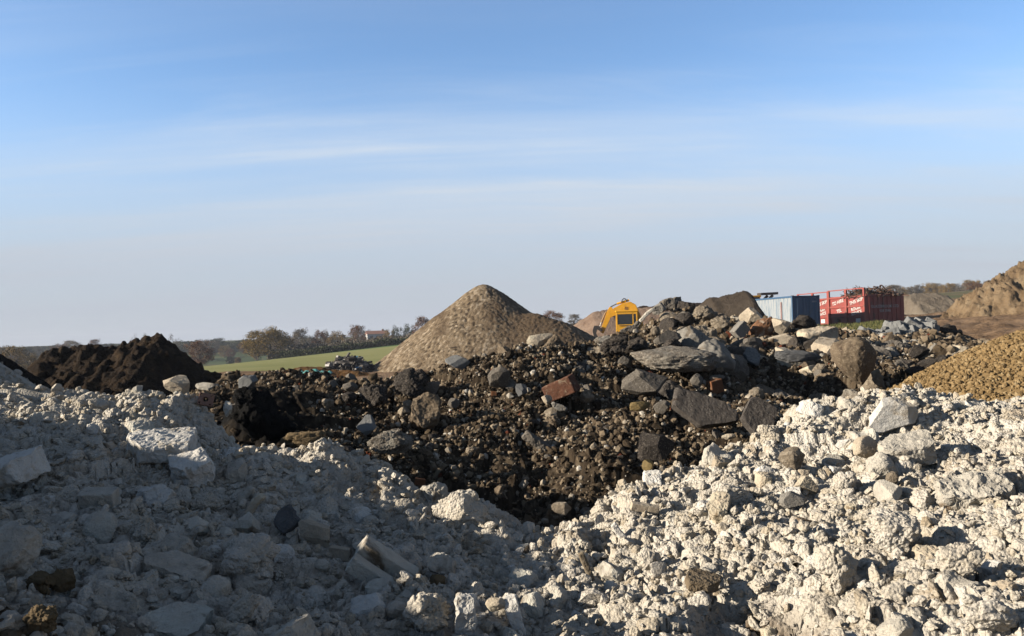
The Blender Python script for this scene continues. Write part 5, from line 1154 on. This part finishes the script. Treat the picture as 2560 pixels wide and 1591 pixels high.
def leaf_cloud(rs, pts, size, nrm_bias=0.3):
    n = len(pts); a = rs.normal(size=(n, 3)); a /= np.linalg.norm(a, axis=1, keepdims=True); b = np.cross(a, rs.normal(size=(n, 3))); b /= np.linalg.norm(b, axis=1, keepdims=True)
    s = size * rs.uniform(0.5, 1.2, n)[:, None]; q = rs.uniform(0.5, 1.0, n)[:, None]
    V = np.stack([pts - a * s * q, pts - b * s * 0.6, pts + a * s * q, pts + b * s * 0.6], 1).reshape(-1, 3)
    return V, np.arange(n * 4).reshape(-1, 4)
def crown_mesh(name, seed, nleaf, nclump, leaf, flat=1.0, sparse=0.0):
    """crown in a box 1 wide, 1 high (z 0..1): leaf clumps on a lobed shell, gaps between them"""
    rs = np.random.RandomState(seed); c = []
    while len(c) < nclump:
        d = rs.normal(size=3); d /= np.linalg.norm(d); rr = rs.uniform(0.45, 1.0) ** 0.5
        p = d * rr; 
        if p[2] < -0.85: continue
        c.append(p * np.array([0.42, 0.42, 0.44 * flat]) * (1 + 0.18 * math.sin(d[0] * 5 + seed) * math.cos(d[1] * 4 + seed)))
    c = np.array(c); k = rs.randint(0, nclump, nleaf); r = rs.uniform(0.08, 0.17, nclump)
    g = rs.normal(size=(nleaf, 3)); g /= np.linalg.norm(g, axis=1, keepdims=True); g *= (rs.rand(nleaf) ** 0.5)[:, None]
    p = c[k] + g * r[k][:, None] * np.array([1.15, 1.15, 0.85]) + np.array([0, 0, 0.5])
    V, F = leaf_cloud(rs, p, leaf); t = np.clip(0.35 * rs.rand(nclump)[k] + 0.65 * rs.rand(nleaf), 0, 1)
    return np_mesh(name, V, F, False, np.repeat(t, 4)), c
CROWNS = {'big': [crown_mesh('crown', 3, 16000, 110, 0.017)[0]], 'full': [crown_mesh('crown', 10 + i, 5200, 60, 0.024)[0] for i in range(4)], 'bare': [crown_mesh('crown', 20 + i, 1500, 60, 0.024)[0] for i in range(3)]}
def trunk_mesh(seed, h):
    rs = np.random.RandomState(seed); m = MB(); m.cyl((0, 0, 0), (0.01, 0, 0.5), 0.045, 0.028, 8)
    for i in range(7):
        a = rs.uniform(0, 6.28); z0 = rs.uniform(0.25, 0.5); l = rs.uniform(0.2, 0.36)
        m.cyl((0.005, 0, z0), (math.cos(a) * l * 0.8, math.sin(a) * l * 0.8, z0 + l * 0.9), 0.016, 0.005, 6)
    me = bpy.data.meshes.new('trunk'); m.bm.to_mesh(me); m.bm.free(); me.materials.append(BARK); return me
TRUNKS = [trunk_mesh(i, 1) for i in range(3)]
CM = {}
def tree(name, px, base, top, wpx, D, kind, shape, label, group, i, lift=0.12):
    p = at(px, base, D); gz = g_base(np.array([p[0]]), np.array([p[1]]))[0]
    ztop = at(px, top, D)[2]; H = ztop - gz; wd = wpx * D / FPX
    r = empty(name, (p[0], p[1], gz - 0.1)); tag(r, label, 'tree', group)
    t = bpy.data.objects.new('trunk', TRUNKS[i % 3]); COL.objects.link(t); t.parent = r; t.scale = (wd, wd, H); t.rotation_euler = (0, 0, i * 1.7)
    base_me = CROWNS[shape][i % len(CROWNS[shape])]; key = (base_me.name, kind)
    if key not in CM: me = base_me.copy(); me.materials.clear(); me.materials.append(LM[kind]); CM[key] = me
    c = bpy.data.objects.new('crown', CM[key]); COL.objects.link(c); c.parent = r; c.scale = (wd, wd, H * (1 - lift)); c.location = (0, 0, H * lift); c.rotation_euler = (0, 0, i * 2.1)
tree('oak_tree', 674, 898, 815, 134, 190, 'oak', 'big', 'broad round oak with olive brown leaves standing alone at the far field edge', None, 0, 0.03)
T = [(752, 866, 818, 54, 235, 'grey', 'full', 'pale grey brown round tree right of the big oak'), (796, 866, 822, 46, 235, 'rust', 'full', 'purplish brown tree, third from the big oak'), (812, 860, 816, 34, 262, 'grey', 'full', 'greyish tree peeping over the purplish brown one'),
     (842, 866, 825, 58, 228, 'brown', 'full', 'wide low brown tree left of the tall rusty one'), (892, 862, 809, 54, 228, 'rust', 'full', 'tall dense rusty brown tree in the middle of the tree line'), (922, 856, 822, 40, 290, 'grey', 'full', 'low hazy tree beside the white gabled house'),
     (992, 848, 806, 32, 290, 'green', 'full', 'dark rounded tree on the skyline left of the shingle heap, first of two'), (1022, 846, 808, 34, 290, 'green', 'full', 'dark rounded tree on the skyline left of the shingle heap, second of two'), (1058, 850, 788, 56, 220, 'rust', 'full', 'tall red brown tree touching the edge of the shingle heap'),
     (500, 910, 846, 80, 175, 'rust', 'full', 'dark reddish tree right of the brown soil heap'), (434, 880, 834, 46, 260, 'grey', 'bare', 'bare grey tree behind the right slope of the brown soil heap'), (336, 870, 830, 28, 300, 'grey', 'bare', 'small bare tree over the top of the brown soil heap'), (362, 870, 829, 24, 310, 'grey', 'bare', 'smallest bare tree right on the top of the brown soil heap'),
     (28, 905, 860, 84, 150, 'brown', 'full', 'brown hedgerow tree at the left edge'), (75, 900, 874, 56, 170, 'brown', 'full', 'lower brown tree beside the one at the left edge'), (1380, 860, 774, 66, 150, 'rust', 'full', 'reddish tree showing over the shoulder of the shingle heap'), (1436, 850, 783, 38, 190, 'grey', 'full', 'grey tree in the gap left of the pinkish heap'),
     (2440, 800, 704, 52, 190, 'rust', 'full', 'brown tree on the skyline beside the tan earth bank'), (2400, 800, 712, 44, 220, 'grey', 'bare', 'bare twiggy tree left of the brown skyline tree'), (972, 850, 822, 34, 280, 'brown', 'full', 'low brown tree right of the white gabled house'), (1085, 850, 812, 40, 230, 'brown', 'full', 'brown tree half behind the left slope of the shingle heap'),
     (770, 868, 840, 40, 215, 'grey', 'bare', 'grey scrubby tree in front of the purplish brown one'), (720, 880, 846, 44, 205, 'grey', 'bare', 'grey scrub close to the right side of the big oak')]
for i, (px, b, t, wpx, D, kind, shp, lab) in enumerate(T): tree('field_tree', px, b, t, wpx, D, kind, shp, lab, 'trees along the far field', i + 1, 0.04)
def far_row(n, x0, x1, D0, D1, h0, h1, kinds, label, group, seed):
    rs = np.random.RandomState(seed)
    for i in range(n):
        px = x0 + (x1 - x0) * (i + rs.rand()) / n; D = rs.uniform(D0, D1); p = at(px, 850, D); gz = g_base(np.array([p[0]]), np.array([p[1]]))[0]
        H = rs.uniform(h0, h1); wd = H * rs.uniform(0.8, 1.35); kind = kinds[rs.randint(len(kinds))]; me0 = CROWNS['full'][rs.randint(4)]; key = (me0.name, kind)
        if key not in CM: me = me0.copy(); me.materials.clear(); me.materials.append(LM[kind]); CM[key] = me
        r = empty('distant_tree', (p[0], p[1], gz - 0.3)); tag(r, label, 'tree', group)
        t = bpy.data.objects.new('trunk', TRUNKS[i % 3]); COL.objects.link(t); t.parent = r; t.scale = (wd, wd, H)
        c = bpy.data.objects.new('crown', CM[key]); COL.objects.link(c); c.parent = r; c.scale = (wd, wd, H); c.rotation_euler = (0, 0, rs.uniform(0, 6.28))
far_row(46, -40, 900, 330, 430, 4.5, 9, ('green', 'brown', 'grey', 'rust'), 'far off tree in the hazy wood on the left skyline', 'trees of the far left wood', 5)
far_row(34, 860, 1140, 250, 300, 3.5, 6.5, ('grey', 'brown', 'rust', 'grey'), 'far off tree in the belt behind the white gabled house', 'trees behind the farmhouse', 6)
far_row(26, 2190, 2480, 230, 300, 2.5, 5, ('grey', 'brown', 'grey'), 'far off greyish tree on the right-hand skyline', 'trees on the right-hand skyline', 7)
def hedge(name, pts, D, hgt, thick, n, leaf, kind, label, cat, kind_prop=None, seed=1, jag=0.4):
    rs = np.random.RandomState(seed); P = np.array([[at(px, 850, d)[0], d] for px, d in pts]); L = np.concatenate([[0], np.cumsum(np.hypot(*np.diff(P, axis=0).T))])
    s = rs.rand(n) * L[-1]; x = np.interp(s, L, P[:, 0]); y = np.interp(s, L, P[:, 1]) + rs.normal(size=n) * thick
    h = hgt * (1 - jag + jag * 2 * (0.5 + 0.5 * fbm2(s / (hgt * 1.6), s * 0, 3, seed))) ; z = g_base(x, y) + rs.rand(n) ** 0.8 * h
    V, F = leaf_cloud(rs, np.stack([x, y, z], 1), leaf); o = link(name, np_mesh(name, V, F, False, np.repeat(rs.rand(n), 4)), LM[kind])
    if kind_prop: o['kind'] = kind_prop; o['label'] = label
    else: tag(o, label, cat)
hedge('hedge', [(700, 166), (800, 160), (900, 163), (1000, 166), (1080, 172)], 165, 1.5, 0.7, 9000, 0.22, 'green', 'dark clipped hedge along the far side of the green field', 'hedge', seed=2)
hedge('scrub', [(690, 196), (800, 196), (900, 200), (1000, 205), (1120, 205)], 200, 2.8, 5, 16000, 0.30, 'grey', 'grey brown scrub behind the hedge', None, 'stuff', seed=3)
hedge('woods', [(880, 300), (960, 310), (1060, 300), (1160, 300)], 300, 3.2, 8, 9000, 0.45, 'grey', 'hazy wood behind the far fields', None, 'stuff', seed=4)
hedge('woods', [(-60, 430), (300, 430), (480, 425), (560, 420), (640, 420), (720, 430)], 430, 4.5, 10, 26000, 0.6, 'green', 'dark blue hazy wood on the far hill', None, 'stuff', seed=5)
hedge('woods', [(1300, 330), (1500, 330), (2000, 330), (2240, 300), (2320, 290), (2420, 260), (2600, 240)], 300, 1.8, 8, 22000, 0.4, 'grey', 'faint grey wood on the right-hand skyline', None, 'stuff', seed=6)
hedge('hedge', [(-80, 205), (30, 200), (110, 210)], 200, 3.0, 1.5, 3000, 0.35, 'brown', 'brown hedge running in from the left edge', 'hedge', seed=7)
hedge('bush', [(568, 300), (582, 300)], 300, 3.6, 1.0, 500, 0.4, 'green', 'dark bush on the distant green strip, left of the big oak', 'bush', seed=8)
hedge('bush', [(588, 305), (600, 305)], 300, 2.8, 1.0, 400, 0.4, 'brown', 'lower brownish bush beside the dark one, left of the big oak', 'bush', seed=9)
def house():
    P = at(942, 840, 290); gz = g_base(np.array([P[0]]), np.array([P[1]]))[0]
    r = empty('farmhouse', (P[0], P[1], gz), R(18)); tag(r, 'white gabled house with an orange roof among the distant trees', 'house')
    zt = at(942, 835, 290)[2] - gz; zr = at(942, 827, 290)[2] - gz
    wl = plain_mat('white_wall', (0.62, 0.60, 0.56), 0.8); rf = plain_mat('orange_tiles', (0.24, 0.11, 0.07), 0.8, dscale=6)
    MB().box((0, 0, zt / 2), (7.5, 5, zt)).build('wall', wl, r)
    m = MB(); m.prism([(-2.9, zt - 0.05), (2.9, zt - 0.05), (0, zr)], -4.0, 4.0); ro = m.build('roof', rf, r); ro.rotation_euler = (0, 0, R(90))
    MB().box((2.2, 0, zr + 0.1), (0.6, 0.6, 0.9)).build('chimney', rf, r)
    for x in (-2.2, 0, 2.2):
        g = MB(); g.box((x, -2.51, zt - 1.3), (1.0, 0.06, 1.0)); g.build('window', GLASS, r)
house()

# grass at the foot of the red bins
def grass():
    rs = np.random.RandomState(4); n = 9000
    a = rs.rand(n); px = 2030 + 190 * a; D = rs.uniform(50, 64, n)
    x = (px - PW / 2) / FPX * D; y = D; k = (fbm2(x * 0.5, y * 0.3, 3, 7) > -0.35); x, y = x[k], y[k]; n = len(x); z = surf_z(x, y, [0])
    h = rs.uniform(0.10, 0.34, n); an = rs.uniform(0, 6.28, n); wd = 0.03; lean = rs.normal(size=(n, 2)) * 0.10
    V = np.stack([np.stack([x - np.cos(an) * wd, y - np.sin(an) * wd, z - 0.03], 1), np.stack([x + np.cos(an) * wd, y + np.sin(an) * wd, z - 0.03], 1), np.stack([x + lean[:, 0], y + lean[:, 1], z + h], 1)], 1).reshape(-1, 3)
    o = link('grass', np_mesh('grass', V, np.arange(n * 3).reshape(-1, 3), False, np.repeat(rs.rand(n), 3)), leaf_mat('rough_grass', (0.03, 0.04, 0.01), (0.07, 0.075, 0.022), (0.14, 0.12, 0.05)))
    tag(o, 'rough grass at the foot of the red bins', kind='stuff')
grass()

# ------------------------------------------------------------------ the air
def haze():
    lo = min(o.data.vertices and min(v.co.z for v in o.data.vertices) for o in bpy.data.objects if o.type == 'MESH' and o.name in ('ground', 'grass_field', 'far_fields'))
    m = MB(); m.box((0, 750, (lo - 1 + 26) / 2), (3020, 2120, 26 - lo + 1))
    mat = bpy.data.materials.new('haze'); mat.use_nodes = True; nt = mat.node_tree; nt.nodes.remove(nt.nodes['Principled BSDF'])
    v = nt.nodes.new('ShaderNodeVolumePrincipled'); v.inputs['Color'].default_value = (0.42, 0.46, 0.54, 1); v.inputs['Density'].default_value = HAZE; v.inputs['Anisotropy'].default_value = 0.0
    nt.links.new(v.outputs[0], nt.nodes['Material Output'].inputs['Volume'])
    tag(m.build('haze', mat), kind='stuff')
HAZE = 0.00030
haze()
